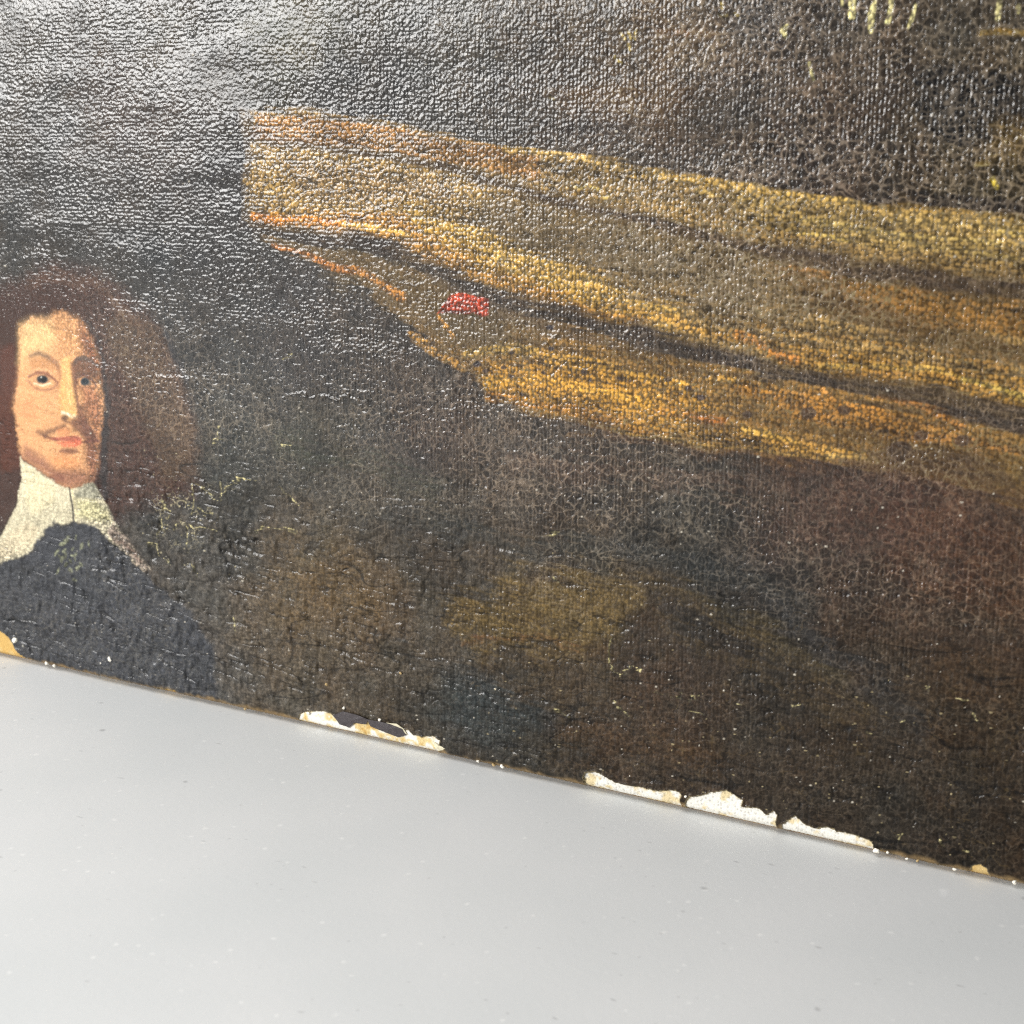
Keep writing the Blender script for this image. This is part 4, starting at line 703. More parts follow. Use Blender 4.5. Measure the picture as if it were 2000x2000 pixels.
    ('L',[(-114.56,42.3),(-110.73,42.81),(-110.72,39.82)],(204,192,140),[0.387,0.387,0.387],0.258,0.85,0.967,0.55),
    ('L',[(-84.27,25.46),(-84.01,22.16)],(204,192,140),[0.374,0.374],0.25,0.85,0.936,0.55),
    ('L',[(-76.25,50.31),(-72.02,51.54),(-66.2,52.83),(-62.98,52.15)],(204,192,140),[0.357,0.357,0.357,0.357],0.238,0.85,0.893,0.55),
    ('L',[(-68.97,63.84),(-65.8,61.92),(-62.66,59.61)],(204,192,140),[0.352,0.352,0.352],0.235,0.85,0.881,0.55),
    ('L',[(-87.38,77.84),(-88.05,75.08),(-88.82,73.64)],(204,192,140),[0.362,0.362,0.362],0.242,0.85,0.906,0.55),
    ('L',[(-89.87,73.27),(-85.88,74.61)],(204,192,140),[0.363,0.363],0.242,0.85,0.907,0.55),
    ('L',[(-66.08,73.89),(-62.84,74.48)],(204,192,140),[0.348,0.348],0.232,0.85,0.87,0.55),
    ('L',[(-64.26,96.84),(-61.85,97.65)],(204,192,140),[0.34,0.34],0.227,0.85,0.851,0.55),
    ('L',[(26.33,39.24),(26.05,32.96),(27.14,30.4),(29.11,30.0)],(204,192,140),[0.304,0.304,0.304,0.304],0.203,0.85,0.76,0.55),
    ('L',[(29.11,30.0),(32.31,32.18),(34.26,31.29)],(204,192,140),[0.302,0.302,0.302],0.201,0.85,0.754,0.55),
    ('L',[(10.94,51.16),(12.96,50.58)],(204,192,140),[0.308,0.308],0.205,0.85,0.77,0.55),
    ('L',[(8.18,60.81),(12.87,61.18)],(204,192,140),[0.306,0.306],0.204,0.85,0.765,0.55),
    ('L',[(26.61,23.24),(29.27,21.59),(31.0,20.02)],(204,192,140),[0.306,0.306,0.306],0.204,0.85,0.765,0.55),
    ('L',[(41.36,27.61),(43.62,27.66)],(204,192,140),[0.296,0.296],0.198,0.85,0.741,0.55),
    ('L',[(45.52,27.15),(47.85,28.2)],(204,192,140),[0.294,0.294],0.196,0.85,0.735,0.55),
    ('L',[(57.42,27.79),(59.82,28.01)],(204,192,140),[0.287,0.287],0.191,0.85,0.718,0.55),
    ('L',[(45.74,23.73),(49.22,24.28)],(204,192,140),[0.295,0.295],0.196,0.85,0.736,0.55),
    ('L',[(97.69,39.95),(98.98,39.73)],(204,192,140),[0.261,0.261],0.174,0.85,0.652,0.55),
    ('L',[(98.58,39.32),(99.06,38.61)],(204,192,140),[0.261,0.261],0.174,0.85,0.652,0.55),
    ('L',[(108.23,35.16),(109.04,33.96)],(204,192,140),[0.257,0.257],0.171,0.85,0.641,0.55),
    ('L',[(94.99,5.19),(96.05,5.92),(95.39,4.09)],(204,192,140),[0.272,0.272,0.272],0.181,0.85,0.68,0.55),
    ('L',[(105.19,38.29),(107.28,38.34)],(204,192,140),[0.257,0.257],0.171,0.85,0.642,0.55),
    ('L',[(79.34,34.4),(81.57,34.81)],(204,192,140),[0.273,0.273],0.182,0.85,0.681,0.55),
    ('L',[(69.8,29.9),(71.52,30.34)],(204,192,140),[0.279,0.279],0.186,0.85,0.699,0.55),
    ('L',[(87.55,27.68),(88.89,27.48)],(204,192,140),[0.27,0.27],0.18,0.85,0.675,0.55),
    ('L',[(93.99,30.34),(94.58,31.37)],(204,192,140),[0.266,0.266],0.177,0.85,0.664,0.55),
    ('L',[(104.2,6.42),(105.32,5.75)],(204,192,140),[0.267,0.267],0.178,0.85,0.666,0.55),
    ('L',[(108.57,5.12),(109.65,4.91)],(204,192,140),[0.264,0.264],0.176,0.85,0.661,0.55),
    ('L',[(11.17,18.79),(13.92,18.28),(15.56,18.07)],(204,192,140),[0.316,0.316,0.316],0.211,0.85,0.79,0.55),
    ('L',[(37.53,28.15),(40.72,27.86)],(204,192,140),[0.298,0.298],0.199,0.85,0.746,0.55),
]
for op in OPS:
    if op[0] == 'P':
        _, pts, col, soft, alpha, rag, dry = op
        sl = window(pts, soft + rag)
        if sl[0].start >= sl[0].stop or sl[1].start >= sl[1].stop: continue
        sk = min(1.0, dry * 6)
        x = U[sl] + rag * (jig1[sl] * (1 - .6 * sk) + (.7 + .8 * sk) * big1[sl]); y = V[sl] + rag * (jig2[sl] * (1 - .6 * sk) + .7 * big2[sl] + 1.3 * sk * streak[sl])
        sd = seg_dist(x, y, pts, closed=True)
        sd = np.where(inside(x, y, pts), -sd, sd)
    else:
        _, pts, col, wid, soft, alpha, rag, dry = op
        sl = window(pts, soft + rag + max(wid))
        if sl[0].start >= sl[0].stop or sl[1].start >= sl[1].stop: continue
        sk = min(1.0, dry * 6)
        x = U[sl] + rag * (jig1[sl] * (1 - .6 * sk) + (.7 + .8 * sk) * big1[sl]); y = V[sl] + rag * (jig2[sl] * (1 - .6 * sk) + .7 * big2[sl] + 1.3 * sk * streak[sl])
        sd = seg_dist(x, y, pts, wid)
    lay(sl, sd, col, soft, alpha, dry)

# ---- age: grime in the weave, crackle with coloured-in glints, dust --------------------------------------
lum = COL @ np.array([.3, .6, .1], np.float32)
face = np.maximum(blob(-158, 74, 27, 34, 4), .8 * blob(-163, 46, 22, 14, 4))
mott = vnoise(U / 7 + wob1, (V + .1 * U) / 2.4 + wob2, 50) * .7 + vnoise(U / 1.9, V / .95, 51) * .45
light = sstep(.035, .14, lum)
COL *= (1 - light * (1 - face) * (.36 * sstep(-.1, .6, mott) + .36 * sstep(.0, .6, streak)))[..., None]
COL *= (1 + light * (1 - face) * .40 * sstep(.1, .7, -streak))[..., None]
tone = 1 + (.20 * rand_w + .14 * vnoise(U / .7, V / .55, 20)) * (1 - .88 * face)
COL *= tone[..., None]
COL *= (1 - (.46 * sstep(.03, .2, lum) + .30) * pit * (1 - .93 * face))[..., None]

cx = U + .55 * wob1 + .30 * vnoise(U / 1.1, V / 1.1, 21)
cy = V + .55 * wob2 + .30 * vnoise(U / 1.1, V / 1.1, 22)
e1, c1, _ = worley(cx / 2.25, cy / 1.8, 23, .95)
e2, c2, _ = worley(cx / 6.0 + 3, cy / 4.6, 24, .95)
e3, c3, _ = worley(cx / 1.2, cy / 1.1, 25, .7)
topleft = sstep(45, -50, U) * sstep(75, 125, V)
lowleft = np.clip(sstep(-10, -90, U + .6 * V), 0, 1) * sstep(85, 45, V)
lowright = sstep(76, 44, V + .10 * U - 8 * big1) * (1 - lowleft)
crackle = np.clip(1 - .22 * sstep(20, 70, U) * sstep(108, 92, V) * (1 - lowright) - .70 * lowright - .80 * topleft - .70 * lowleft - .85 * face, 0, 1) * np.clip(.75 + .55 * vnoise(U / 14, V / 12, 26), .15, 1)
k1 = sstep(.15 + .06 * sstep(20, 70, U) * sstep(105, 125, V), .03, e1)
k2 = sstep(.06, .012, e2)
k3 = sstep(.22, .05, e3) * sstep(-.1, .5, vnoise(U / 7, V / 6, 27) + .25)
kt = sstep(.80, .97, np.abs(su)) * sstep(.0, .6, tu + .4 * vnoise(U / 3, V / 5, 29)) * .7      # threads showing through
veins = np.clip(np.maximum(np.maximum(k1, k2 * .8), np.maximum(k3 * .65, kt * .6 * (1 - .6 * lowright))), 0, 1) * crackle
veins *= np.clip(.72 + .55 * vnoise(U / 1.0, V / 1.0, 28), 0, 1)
dust_glint = lin((132, 119, 102)).astype(np.float32)  # pale veins: dust plus glints of raised ridges, put into the colour
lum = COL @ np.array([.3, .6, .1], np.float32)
tgt = np.minimum(dust_glint * 1.1, COL * 2.6 + dust_glint * .48)
tgt = np.where(lum[..., None] > .11, COL * .72 + dust_glint * .38, tgt)
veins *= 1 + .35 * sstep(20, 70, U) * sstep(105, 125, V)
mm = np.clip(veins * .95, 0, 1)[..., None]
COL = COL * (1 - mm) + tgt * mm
# sunk horizontal slits in the heavy dark foreground
sl_n = vnoise(U / 3.4 + .5 * wob1, V / 1.15 + .06 * U + .3 * wob2, 52)
slit = sstep(.15, .03, np.abs(sl_n)) * sstep(-.25, .35, vnoise(U / 6, V / 3.5, 53)) * np.clip(lowright + .5 * lowleft, 0, 1)
COL *= (1 - .62 * slit)[..., None]
fine = sstep(.07, .0, np.abs(vnoise(U / 2.2, V / 1.3 + .4 * wob1, 54))) * lowright * sstep(.1, .6, vnoise(U / 5, V / 5, 55))
COL += (fine * .5)[..., None] * (lin((116, 96, 62)) - COL) * .5
# cream ground showing along the crackle between the collar and the foreground
cream = np.clip(np.maximum(k1, k3 * .8) * (blob(-103, 51, 11, 12) + .5 * blob(-84, 60, 14, 9)) * 1.2 - .42, 0, 1) * .8 * sstep(.0, .45, vnoise(U / 2.4, V / 2.2, 56))
COL = COL * (1 - cream[..., None]) + cream[..., None] * lin((192, 180, 144)).astype(np.float32)
# darker cell centres, thinned varnish on some islands of paint
COL *= (1 - .30 * crackle * sstep(.25, .6, e1) * sstep(.35, .9, c1))[..., None]

rng = np.random.RandomState(40)
H = np.zeros_like(U)                       # relief, mm, towards the viewer

def dot(cx_, cy_, r, col, alpha=.9, h=0.0, ecc=1.0):
    sl = window([(cx_ - r, cy_ - r), (cx_ + r, cy_ + r)], r)
    if sl[0].start >= sl[0].stop or sl[1].start >= sl[1].stop: return
    d = np.hypot((U[sl] - cx_) / ecc, V[sl] - cy_)
    m = sstep(r * 1.15, r * .55, d) * alpha
    COL[sl] = COL[sl] * (1 - m[..., None]) + (m[..., None] * lin(col))
    H[sl] += m * h

for k in range(520):                       # settled dust and grit
    a, b = rng.uniform(-170, 125), rng.uniform(2, 188)
    if math.hypot((a + 158) / 24, (b - 75) / 32) < 1: continue
    dot(a, b, rng.uniform(.10, .24), (200, 192, 176), rng.uniform(.4, .95), .05, rng.uniform(.8, 1.8))
for k in range(120):                       # fine cream chips in the lower paint
    a = rng.uniform(-10, 120); b = abs(rng.normal(0, 22)) + 2
    dot(a, b, rng.uniform(.10, .22), (176, 160, 122), rng.uniform(.35, .85), 0, rng.uniform(.6, 2.4))
for k in range(36):                       # cream chips between collar and foreground
    a = rng.normal(-102, 9); b = rng.normal(50, 9)
    dot(a, b, rng.uniform(.16, .34), (190, 178, 142), rng.uniform(.3, .7), 0, rng.uniform(.8, 1.8))

# ---- relief -----------------------------------------------------------------------
wamp = np.clip((.085 + .07 * topleft) * np.clip(1 + .7 * vnoise((U + 7 * big1) / 13, (V + 6 * big2) / 9, 60), .35, 1.7) + .02 * vnoise(U / 9, V / 9, 30) - .05 * face - .02 * lowleft - .015 * sstep(0, 110, U), .012, 1)
H += wamp * (.58 * (dome - .45) + .62 * thread_u * (1 - .55 * topleft) + .26 * thread_v + .10 * grain)
H += (.055 * np.exp(-e1 / .11) + .05 * np.exp(-e2 / .035) + .03 * np.exp(-e3 / .12)) * crackle
H += .03 * c1 * crackle
H -= .11 * slit
H += lowright * (.050 * vnoise(U / .85, V / 2.6, 57) + .055 * vnoise(U / 2.6, V / 1.0, 58))
H += (.030 * vnoise(U / 1.1, V / 1.0, 31) + .020 * grain) * (1 - .6 * face)
# puckered, bark-like paint at lower left
puck = vnoise(U / 1.1 + .7 * wob1, V / 2.3, 32) * .65 + vnoise(U / 2.2 + .5 * wob1, V / 4.0, 33) * .5
band = np.abs(vnoise(U / 7.5 + .4 * wob1, V / 2.1 + .07 * U, 34))
low2 = lowleft + .6 * sstep(72, 40, V) * sstep(75, -40, U) * (1 - lowleft)
H += low2 * (1 - .6 * face) * (.30 * puck - .30 * sstep(.13, .0, band) * sstep(-.25, .4, vnoise(U / 6, V / 5, 35)))
wr1 = np.abs(vnoise(U / 24 + .3 * big1, (V - .07 * U + 1.2 * big2) / 3.6, 61)); wr2 = np.abs(vnoise(U / 9 + .4 * big1, (V - .16 * U + .6 * wob2) / 2.3, 62))
lowall = sstep(88, 60, V + .06 * U) * (1 - face)
H += lowall * (.085 * sstep(.0, .35, wr1) * (.6 + .6 * big1) + .06 * sstep(.0, .3, wr2)) * (1 - .2 * lowleft)
COL *= (1 - .72 * lowall * np.clip(sstep(.06, .0, wr1) + .7 * sstep(.05, .0, wr2), 0, 1) * sstep(-.5, .2, big2))[..., None]
pk = sstep(.1, .7, -puck) * low2 * (1 - face); bk = sstep(.10, .0, band) * sstep(-.2, .4, vnoise(U / 6, V / 5, 35)) * low2 * (1 - face)
COL *= (1 - np.clip(.30 * pk + .55 * bk, 0, .8))[..., None]        # darker in the folds and bands
# long shallow dents and slack threads
H += .10 * vnoise(U / 16, V / 5.5, 36) + .30 * vnoise(U / 42, V / 30, 37)
for off in rng.uniform(70, 190, 26):
    a = rng.uniform(-176, -20); ln = rng.uniform(6, 30)
    d = np.abs(V - off - .02 * (U - a) - .5 * wob2 - .5 * big2)
    H += (.05 * np.exp(-(d / .32) ** 2) * (.5 + .7 * wob1) * sstep(0, 6, U - a) * sstep(ln + 6, ln, U - a)).astype(np.float32)

CRACKS = [
    [(-153.65,4.25),(-141.65,3.49),(-133.78,3.31),(-128.94,3.09)],
    [(-117.67,12.93),(-108.48,11.49),(-97.42,13.82),(-88.56,13.43)],
    [(-98.78,20.49),(-91.7,19.89)],
    [(-129.05,35.98),(-119.71,34.92),(-114.24,33.64)],
    [(-144.84,11.95),(-140.88,11.83)],
    [(-113.4,20.06),(-107.97,18.71)],
    [(-142.26,18.37),(-136.34,18.68),(-132.37,19.61)],
    [(-102.79,14.38),(-96.48,14.42)],
    [(-86.62,16.67),(-74.6,15.56),(-64.56,14.46)],
    [(-73.09,29.3),(-68.94,28.55),(-60.61,30.56)],
    [(-68.34,41.86),(-61.79,41.69),(-52.1,42.8),(-45.71,45.32)],
    [(-67.39,25.99),(-60.83,24.95),(-51.24,20.99),(-46.56,17.64)],
    [(-33.72,31.42),(-29.2,28.8)],
    [(-53.12,58.75),(-50.01,57.81)],
    [(13.61,52.78),(17.61,51.75)],
    [(26.76,51.61),(38.16,53.51),(46.79,54.3)],
    [(49.26,53.12),(54.07,53.25),(62.33,53.91)],
    [(50.56,50.36),(56.57,50.34),(63.61,51.2)],
    [(58.49,46.64),(61.24,46.14)],
    [(68.83,38.25),(75.75,38.07)],
    [(27.15,30.02),(32.37,29.08)],
    [(16.08,70.79),(21.29,70.45),(26.44,69.63)],
    [(36.75,59.88),(41.7,60.44)],
    [(71.31,34.92),(78.14,35.58)],
    [(91.38,37.43),(94.65,37.12)],
    [(104.54,24.88),(108.22,24.96),(112.41,24.71)],
    [(99.13,25.95),(101.84,25.47)],
    [(88.3,14.63),(93.86,14.67),(98.25,14.47)],
    [(81.57,13.64),(86.08,14.15)],
    [(109.76,18.19),(114.89,19.1)],
    [(105.4,20.12),(107.56,19.43)],
    [(114.38,12.09),(118.51,12.14)],
    [(42.97,58.96),(44.86,57.21)],
    [(86.13,52.44),(90.53,51.45)],
    [(74.77,57.49),(81.46,57.35)],
    [(91.16,58.8),(97.53,58.66)],
    [(105.11,54.35),(111.24,54.25)],
    [(-50.54,131.12),(-41.61,131.96),(-32.85,134.55)],
    [(-65.53,138.05),(-59.26,140.58),(-50.19,140.95),(-42.76,142.6)],
    [(1.73,107.39),(1.47,99.17),(1.35,90.86)],
    [(9.29,98.0),(14.45,101.87),(19.58,101.1)],
    [(49.29,88.06),(58.6,88.29),(68.82,87.76)],
]
for pts in CRACKS:
    sl = window(pts, 2)
    x = U[sl] + .6 * jig1[sl]; y = V[sl] + .75 * jig2[sl] + .3 * big2[sl]
    d = seg_dist(x, y, pts)
    brk = np.clip(.65 + .6 * vnoise(U[sl] / 2.2, V[sl] / 2.2, 39), 0, 1)
    H[sl] -= .16 * np.exp(-(d / .16) ** 2) * brk; H[sl] += .035 * np.exp(-((d - .45) / .3) ** 2) * brk
    m = (sstep(.24, .06, d) * brk)[..., None] * .85
    COL[sl] = COL[sl] * (1 - m) + m * lin((20, 17, 16))
RIDGES = [
    [(-76.6,137.22),(-68.62,138.6),(-60.78,140.79),(-50.17,141.43),(-41.29,142.97)],
    [(-72.24,129.27),(-62.62,133.84),(-56.36,137.01),(-41.42,138.49)],
    [(-27.51,116.98),(-21.13,117.88),(-17.63,118.63)],
    [(-65.49,87.06),(-58.3,88.31)],
    [(-62.31,86.94),(-50.53,88.18),(-42.89,88.32)],
    [(-18.01,87.97),(-13.76,89.32),(-9.59,88.71)],
    [(7.29,104.27),(12.46,108.3)],
    [(-63.14,122.13),(-56.89,123.6)],
    [(-111.92,87.99),(-101.23,89.49),(-96.1,88.54)],
    [(-155.77,117.83),(-136.59,119.27)],
    [(-148.87,128.37),(-128.45,127.61)],
    [(-138.84,153.18),(-117.25,153.81)],
    [(-120.43,157.63),(-98.14,158.12)],
    [(-9.71,70.28),(-1.37,69.38)],
    [(5.28,112.24),(13.09,109.26)],
    [(-43.1,131.32),(-32.84,135.14),(-22.94,136.53)],
]
for pts in RIDGES:
    sl = window(pts, 2)
    x = U[sl] + .8 * jig1[sl]; y = V[sl] + .8 * jig2[sl]
    d = seg_dist(x, y, pts)
    H[sl] += .26 * np.exp(-(d / .25) ** 2) * (.5 + .7 * vnoise(U[sl] / 1.2, V[sl] / 1.2, 38))
COL = np.clip(COL, .002, .92)

# worn lower edge: raw tan cloth where the paint has rubbed off the fold
edge_n = vnoise(U / 5, V / 5, 41) * .6 + vnoise(U / 1.3, V / 1.3, 42) * .5
wear = sstep(1.7, .5, V + .9 * edge_n)
tanc = lin((142, 118, 82)) * (1 + .35 * vnoise(U / .8, V / .5, 43))[..., None]
COL = (COL * (1 - .8 * wear[..., None]) + tanc * (.8 * wear[..., None])).astype(np.float32)

# ---- paint losses --------------------------------------------------------------------
LOSSES = [
    ('yellow',[(-186.92,8.33),(-174.97,7.67),(-173.68,7.39),(-171.77,6.87),(-170.15,5.65),(-168.84,3.72),(-167.47,2.3),(-166.05,1.38),(-164.39,0.68),(-160.57,0.18)]),
    ('mixed',[(-64.59,0.72),(-63.87,2.35),(-60.8,3.68),(-55.65,4.67),(-52.72,3.76),(-50.23,2.95),(-48.15,2.74),(-46.43,4.61),(-42.7,4.97),(-39.85,4.36),(-35.81,3.6),(-32.99,3.26),(-30.36,4.5),(-28.59,3.42),(-25.82,3.54),(-22.66,4.42),(-20.72,3.57),(-21.13,2.06),(-21.53,0.84)]),
    ('white',[(19.88,2.85),(20.15,3.72),(22.8,4.55),(25.88,3.54),(28.1,2.94),(31.94,2.97),(35.75,3.0),(38.97,3.18),(43.21,4.16),(44.54,3.67),(44.11,1.99),(44.49,1.01)]),
    ('white',[(45.93,1.33),(46.16,2.44),(46.92,3.4),(49.25,4.18),(52.05,5.59),(55.61,6.81),(57.67,6.05),(59.47,5.42),(58.98,3.76),(60.8,3.96),(63.55,4.27),(64.58,3.48),(65.65,3.15),(66.91,4.52),(67.57,3.65),(67.39,2.06)]),
    ('white',[(68.98,1.45),(70.3,3.04),(71.92,4.44),(73.67,3.02),(76.44,2.33),(79.39,3.47),(81.51,2.95),(85.37,2.92),(86.86,2.58),(89.23,2.21),(89.69,-0.76)]),
    ('yellow',[(89.97,-0.54),(91.36,0.58),(92.83,0.38),(95.12,0.56),(97.18,-0.18),(99.19,-0.37),(99.49,-0.69)]),
    ('yellow',[(101.19,-0.58),(101.71,0.07),(103.95,0.2),(106.47,0.21),(110.59,0.62),(110.77,1.89),(112.35,2.83),(113.76,2.09),(114.27,0.7),(114.21,-0.23)]),
    ('white',[(115.86,-0.57),(116.36,0.07),(118.5,0.19),(119.79,0.88),(121.7,0.31),(123.56,0.34),(125.0,-1.1)]),
    ('yellow',[(-137.66,-0.99),(-135.48,0.53),(-132.64,0.55),(-130.26,0.18),(-126.62,0.52),(-124.71,-0.41)]),
    ('yellow',[(-114.12,-0.69),(-113.63,0.82),(-110.53,0.91),(-107.05,1.24),(-105.24,-0.15)]),
]
LAYER = .16                                # thickness of the paint layer, mm
H = H * sstep(0, 2.2, V + .4)
H_paint = H + LAYER
ground_sets = []
for kind, pts in LOSSES:
    poly_ = list(pts) + [(pts[-1][0], -3.0), (pts[0][0], -3.0)]
    sl = window(poly_, 1.2)
    x = U[sl] + .16 * wob1[sl] + .14 * grain[sl]; y = V[sl] + .18 * wob2[sl] + .14 * vnoise(U[sl] / .45, V[sl] / .45, 64)
    sd = seg_dist(x, y, poly_, closed=True)
    sd = np.where(inside(x, y, poly_), -sd, sd)
    m = sstep(.10, -.06, sd)
    H_paint[sl] = H_paint[sl] * (1 - m) + (-.45) * m
    H_paint[sl] += .10 * np.exp(-((sd - .25) / .22) ** 2)         # curled lip round the loss
    rimm = sstep(.30, .05, np.abs(sd - .06))[..., None] * .55
    COL[sl] = COL[sl] * (1 - rimm) + rimm * lin((196, 180, 140))
    ground_sets.append((kind, sl, sd))

def grid_object(name, sl, height, colour, keep, mat, parent, varnish=None):
    """the part of the canvas grid inside slice sl where keep is true, as one mesh"""
    js, is_ = np.arange(NV)[sl[0]], np.arange(NU)[sl[1]]
    nv, nu = len(js), len(is_)
    X = np.broadcast_to(us[is_][None, :], (nv, nu)) * .001
    Y = (py[js][:, None] - height * ny[js][:, None]) * .001
    Z = (vsr[js][:, None] + LIFT + height * nz[js][:, None]) * .001
    co = np.stack([X, np.broadcast_to(Y, (nv, nu)), np.broadcast_to(Z, (nv, nu))], -1).reshape(-1, 3).astype(np.float32)
    idx = np.arange(nv * nu).reshape(nv, nu)
    q = np.stack([idx[:-1, :-1], idx[:-1, 1:], idx[1:, 1:], idx[1:, :-1]], -1)
    if keep is not None:
        k = keep[:-1, :-1] & keep[:-1, 1:] & keep[1:, 1:] & keep[1:, :-1]
        q = q[k]
    q = q.reshape(-1, 4)
    used, inv = np.unique(q, return_inverse=True)
    q = inv.reshape(-1, 4).astype(np.int32)
    co = co[used]; cl = colour.reshape(-1, 3)[used]
    me = bpy.data.meshes.new(name)
    me.vertices.add(len(co)); me.vertices.foreach_set('co', co.ravel())
    me.loops.add(q.size); me.loops.foreach_set('vertex_index', q.ravel())
    me.polygons.add(len(q)); me.polygons.foreach_set('loop_start', np.arange(0, q.size, 4, dtype=np.int32))
    me.update(calc_edges=True)
    me.polygons.foreach_set('use_smooth', np.ones(len(q), bool))
    at = me.attributes.new('paint', 'FLOAT_COLOR', 'POINT')
    at.data.foreach_set('color', np.concatenate([cl, np.ones((len(cl), 1))], 1).astype(np.float32).ravel())
    if varnish is not None:
        av = me.attributes.new('varnish', 'FLOAT', 'POINT')
        av.data.foreach_set('value', varnish.reshape(-1)[used].astype(np.float32))
    me.materials.append(mat)
    o = bpy.data.objects.new(name, me)
    sc.collection.objects.link(o)
    o.parent = parent
    return o

VARNISH = np.clip(1 - .48 * sstep(86, 52, V + .06 * U + 5 * big1) - .22 * sstep(-.1, .7, vnoise((U + 6 * big1 + 3 * wob1) / 9, (V + 5 * big2 + 3 * wob2) / 7, 63) + .5 * vnoise((U + V) / 4, (V - U) / 4, 65)), .2, 1) * np.clip(1 - .5 * face, 0, 1)
full = (slice(0, NV), slice(0, NU))
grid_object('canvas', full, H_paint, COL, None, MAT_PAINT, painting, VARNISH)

WHITE, CREAM, YELLOW = lin((228, 225, 216)), lin((214, 192, 140)), lin((196, 160, 94))
for kind, sl, sd in ground_sets:
    n = vnoise(U[sl] / 2.4, V[sl] / 1.6, 44) * .7 + vnoise(U[sl] / .7, V[sl] / .7, 45) * .3
    if kind == 'white': f = sstep(.05, .5, n)[..., None]; c = WHITE * (1 - .8 * f) + CREAM * (.8 * f)
    elif kind == 'mixed':
        f = sstep(-.25, .25, n)[..., None]; c = WHITE * (1 - f) + CREAM * f
        g = sstep(.25, .6, n)[..., None]; c = c * (1 - g) + YELLOW * g
    else: f = sstep(.1, .6, n)[..., None]; c = YELLOW * (1 - .5 * f) + CREAM * (.5 * f)
    he, hc, hf = worley(uw[sl] / .95, vw[sl] / .80, 46, .75)
    holes = sstep(.30, .12, hf * (.7 + .6 * (1 - hc))) * sstep(.25, .5, hc)
    c = c * (1 - (.34 if kind == 'white' else .12) * holes[..., None])
    hh = -.06 * holes + .03 * hf + .02 * grain[sl] - .04
    grid_object('exposed_ground', sl, hh.astype(np.float32), c, sd < .45, MAT_GROUND, painting)

# lifted flakes of paint: thin curled slabs standing proud of the loss
FLAKES = [
    ('dark',[(-53.12,4.31),(-49.71,6.14),(-45.97,6.05),(-41.87,5.39),(-42.73,3.84),(-46.46,3.55),(-48.18,1.74),(-51.09,2.2)]),
    ('dark',[(-42.28,5.38),(-35.76,5.49),(-31.76,4.84),(-30.51,3.36),(-33.02,2.14),(-36.64,2.68),(-41.51,3.53)]),
    ('rim',[(-36.57,5.48),(-33.34,5.75),(-31.36,4.81),(-30.19,3.42),(-30.98,3.8),(-32.56,4.75)]),
    ('rim',[(-22.48,3.18),(-20.73,2.47),(-18.4,1.95),(-20.95,1.0),(-22.11,1.83)]),
]
for kind, pts in FLAKES:
    bm = bmesh.new()
    a = np.array(pts); c = a.mean(0)
    ring = []
    for k in range(len(pts)):                       # a finer, slightly ragged outline
        p, q = a[k], a[(k + 1) % len(pts)]
        for t in (0, .33, .66):
            ring.append(p * (1 - t) + q * t + rng.uniform(-.07, .07, 2))
    def lifth(p): return .22 + (.10 if kind == 'rim' else 0) + .10 * (p[1] - a[:, 1].min()) * (1 if kind == 'dark' else -.3) + .05 * math.sin(p[0] * 1.7)
    top = [bm.verts.new((p[0] * .001, -lifth(p) * .001, (p[1] + LIFT) * .001)) for p in ring]
    bot = [bm.verts.new((p[0] * .001, (-lifth(p) + .16) * .001, (p[1] + LIFT) * .001)) for p in ring]
    ct = bm.verts.new((c[0] * .001, -(lifth(c) + .09) * .001, (c[1] + LIFT) * .001))
    cb = bm.verts.new((c[0] * .001, -(lifth(c) - .10) * .001, (c[1] + LIFT) * .001))
    n = len(ring)
    for k in range(n):
        l = (k + 1) % n
        bm.faces.new((top[k], top[l], ct)); bm.faces.new((bot[l], bot[k], cb)); bm.faces.new((top[l], top[k], bot[k], bot[l]))
    bmesh.ops.recalc_face_normals(bm, faces=bm.faces)
    o = link('paint_flake', bm, M_FLAKE[kind], painting)
    o['label'] = 'dark lifted paint flake' if kind == 'dark' else 'pale curled flake rim'

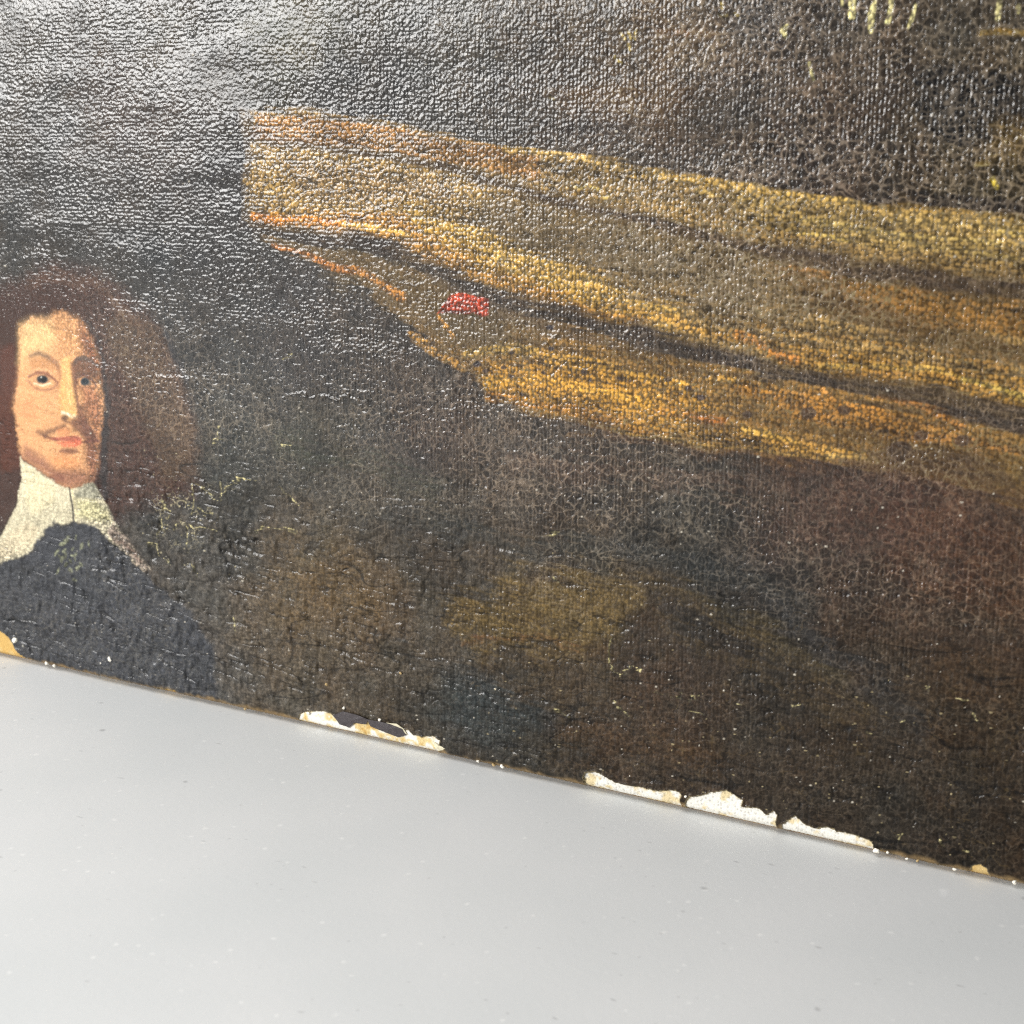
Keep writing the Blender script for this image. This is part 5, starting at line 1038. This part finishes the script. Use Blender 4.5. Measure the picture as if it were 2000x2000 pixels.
# crumbs of gesso caught on the lower edge
CRUMBS = [
    (-167.82,5.87,1.261,'white'),
    (-164.49,4.62,0.807,'grey'),
    (-130.34,6.38,1.19,'white'),
    (-133.8,4.51,0.942,'white'),
    (-155.61,0.72,0.887,'white'),
    (-152.55,-0.38,0.707,'white'),
    (-61.12,3.29,0.609,'white'),
    (-49.6,6.96,0.745,'white'),
    (-38.59,5.8,0.585,'white'),
    (-54.94,12.46,0.748,'tan'),
    (-31.93,19.64,0.572,'tan'),
    (90.34,0.65,0.806,'white'),
    (90.71,-0.67,0.806,'white'),
    (92.94,0.81,0.458,'white'),
    (97.19,-0.33,0.454,'white'),
    (99.46,-0.24,0.565,'tan'),
    (107.3,0.17,0.556,'white'),
    (31.62,5.49,0.451,'white'),
    (45.81,3.39,0.439,'white'),
    (-9.43,0.32,0.698,'white'),
    (-5.05,0.43,0.692,'tan'),
    (-2.59,0.54,0.827,'white'),
    (119.61,-0.22,0.65,'white'),
    (-132.66,5.05,0.512,'tan'),
    (-82.33,-0.68,0.633,'tan'),
]
for x_, z_, r_, kind in CRUMBS:
    bm = bmesh.new()
    r_ *= .62
    bmesh.ops.create_icosphere(bm, subdivisions=2, radius=r_)
    s = rng.uniform(.75, 1.2, 3); ph = rng.uniform(0, 9, 3)
    for v in bm.verts:
        k = 1 + .22 * math.sin(v.co.x / r_ * 2.3 + ph[0]) * math.cos(v.co.z / r_ * 2.9 + ph[1]) + rng.uniform(-.1, .1)
        v.co = Vector((v.co.x * s[0] * k * 1.2, v.co.y * .7 * k, v.co.z * s[2] * k)) * .001
        v.co += Vector((x_, -.12 - .25 * r_, max(z_, r_ * 1.25) + LIFT)) * .001
    link('gesso_crumb', bm, M_CRUMB[kind], painting)

# the back: turned-in cloth under the fold and the stretcher it is nailed to
TH = 17.0
bm = bmesh.new()
vv_ = [bm.verts.new((x_ * .001, y_ * .001, z_ * .001)) for x_, y_, z_ in ((U0, RAD + .9, .03), (U1, RAD + .9, .03), (U1, TH, .03), (U0, TH, .03), (U0, TH, LIFT + .35), (U1, TH, LIFT + .35), (U1, RAD + .1, LIFT + .35), (U0, RAD + .1, LIFT + .35))]
for f in ((0, 3, 2, 1), (4, 7, 6, 5), (0, 1, 6, 7), (2, 3, 4, 5), (0, 7, 4, 3), (1, 2, 5, 6)): bm.faces.new([vv_[k] for k in f])
link('tacking_margin', bm, plain('raw_linen', (150, 120, 78), .9, .2, 1500), painting)
for x0, x1, z0, z1 in ((U0 + 1, U1 - 1, 1.2, 46), (U0 + 1, U1 - 1, V1 - 46, V1 - 1), (U0 + 1, U0 + 46, 46.3, V1 - 46.3), (U1 - 46, U1 - 1, 46.3, V1 - 46.3)):
    link('stretcher_bar', bevel_box(x0 * .001, x1 * .001, .0022, TH * .001, (z0 + LIFT) * .001, (z1 + LIFT) * .001, .0015), M_WOOD, painting)
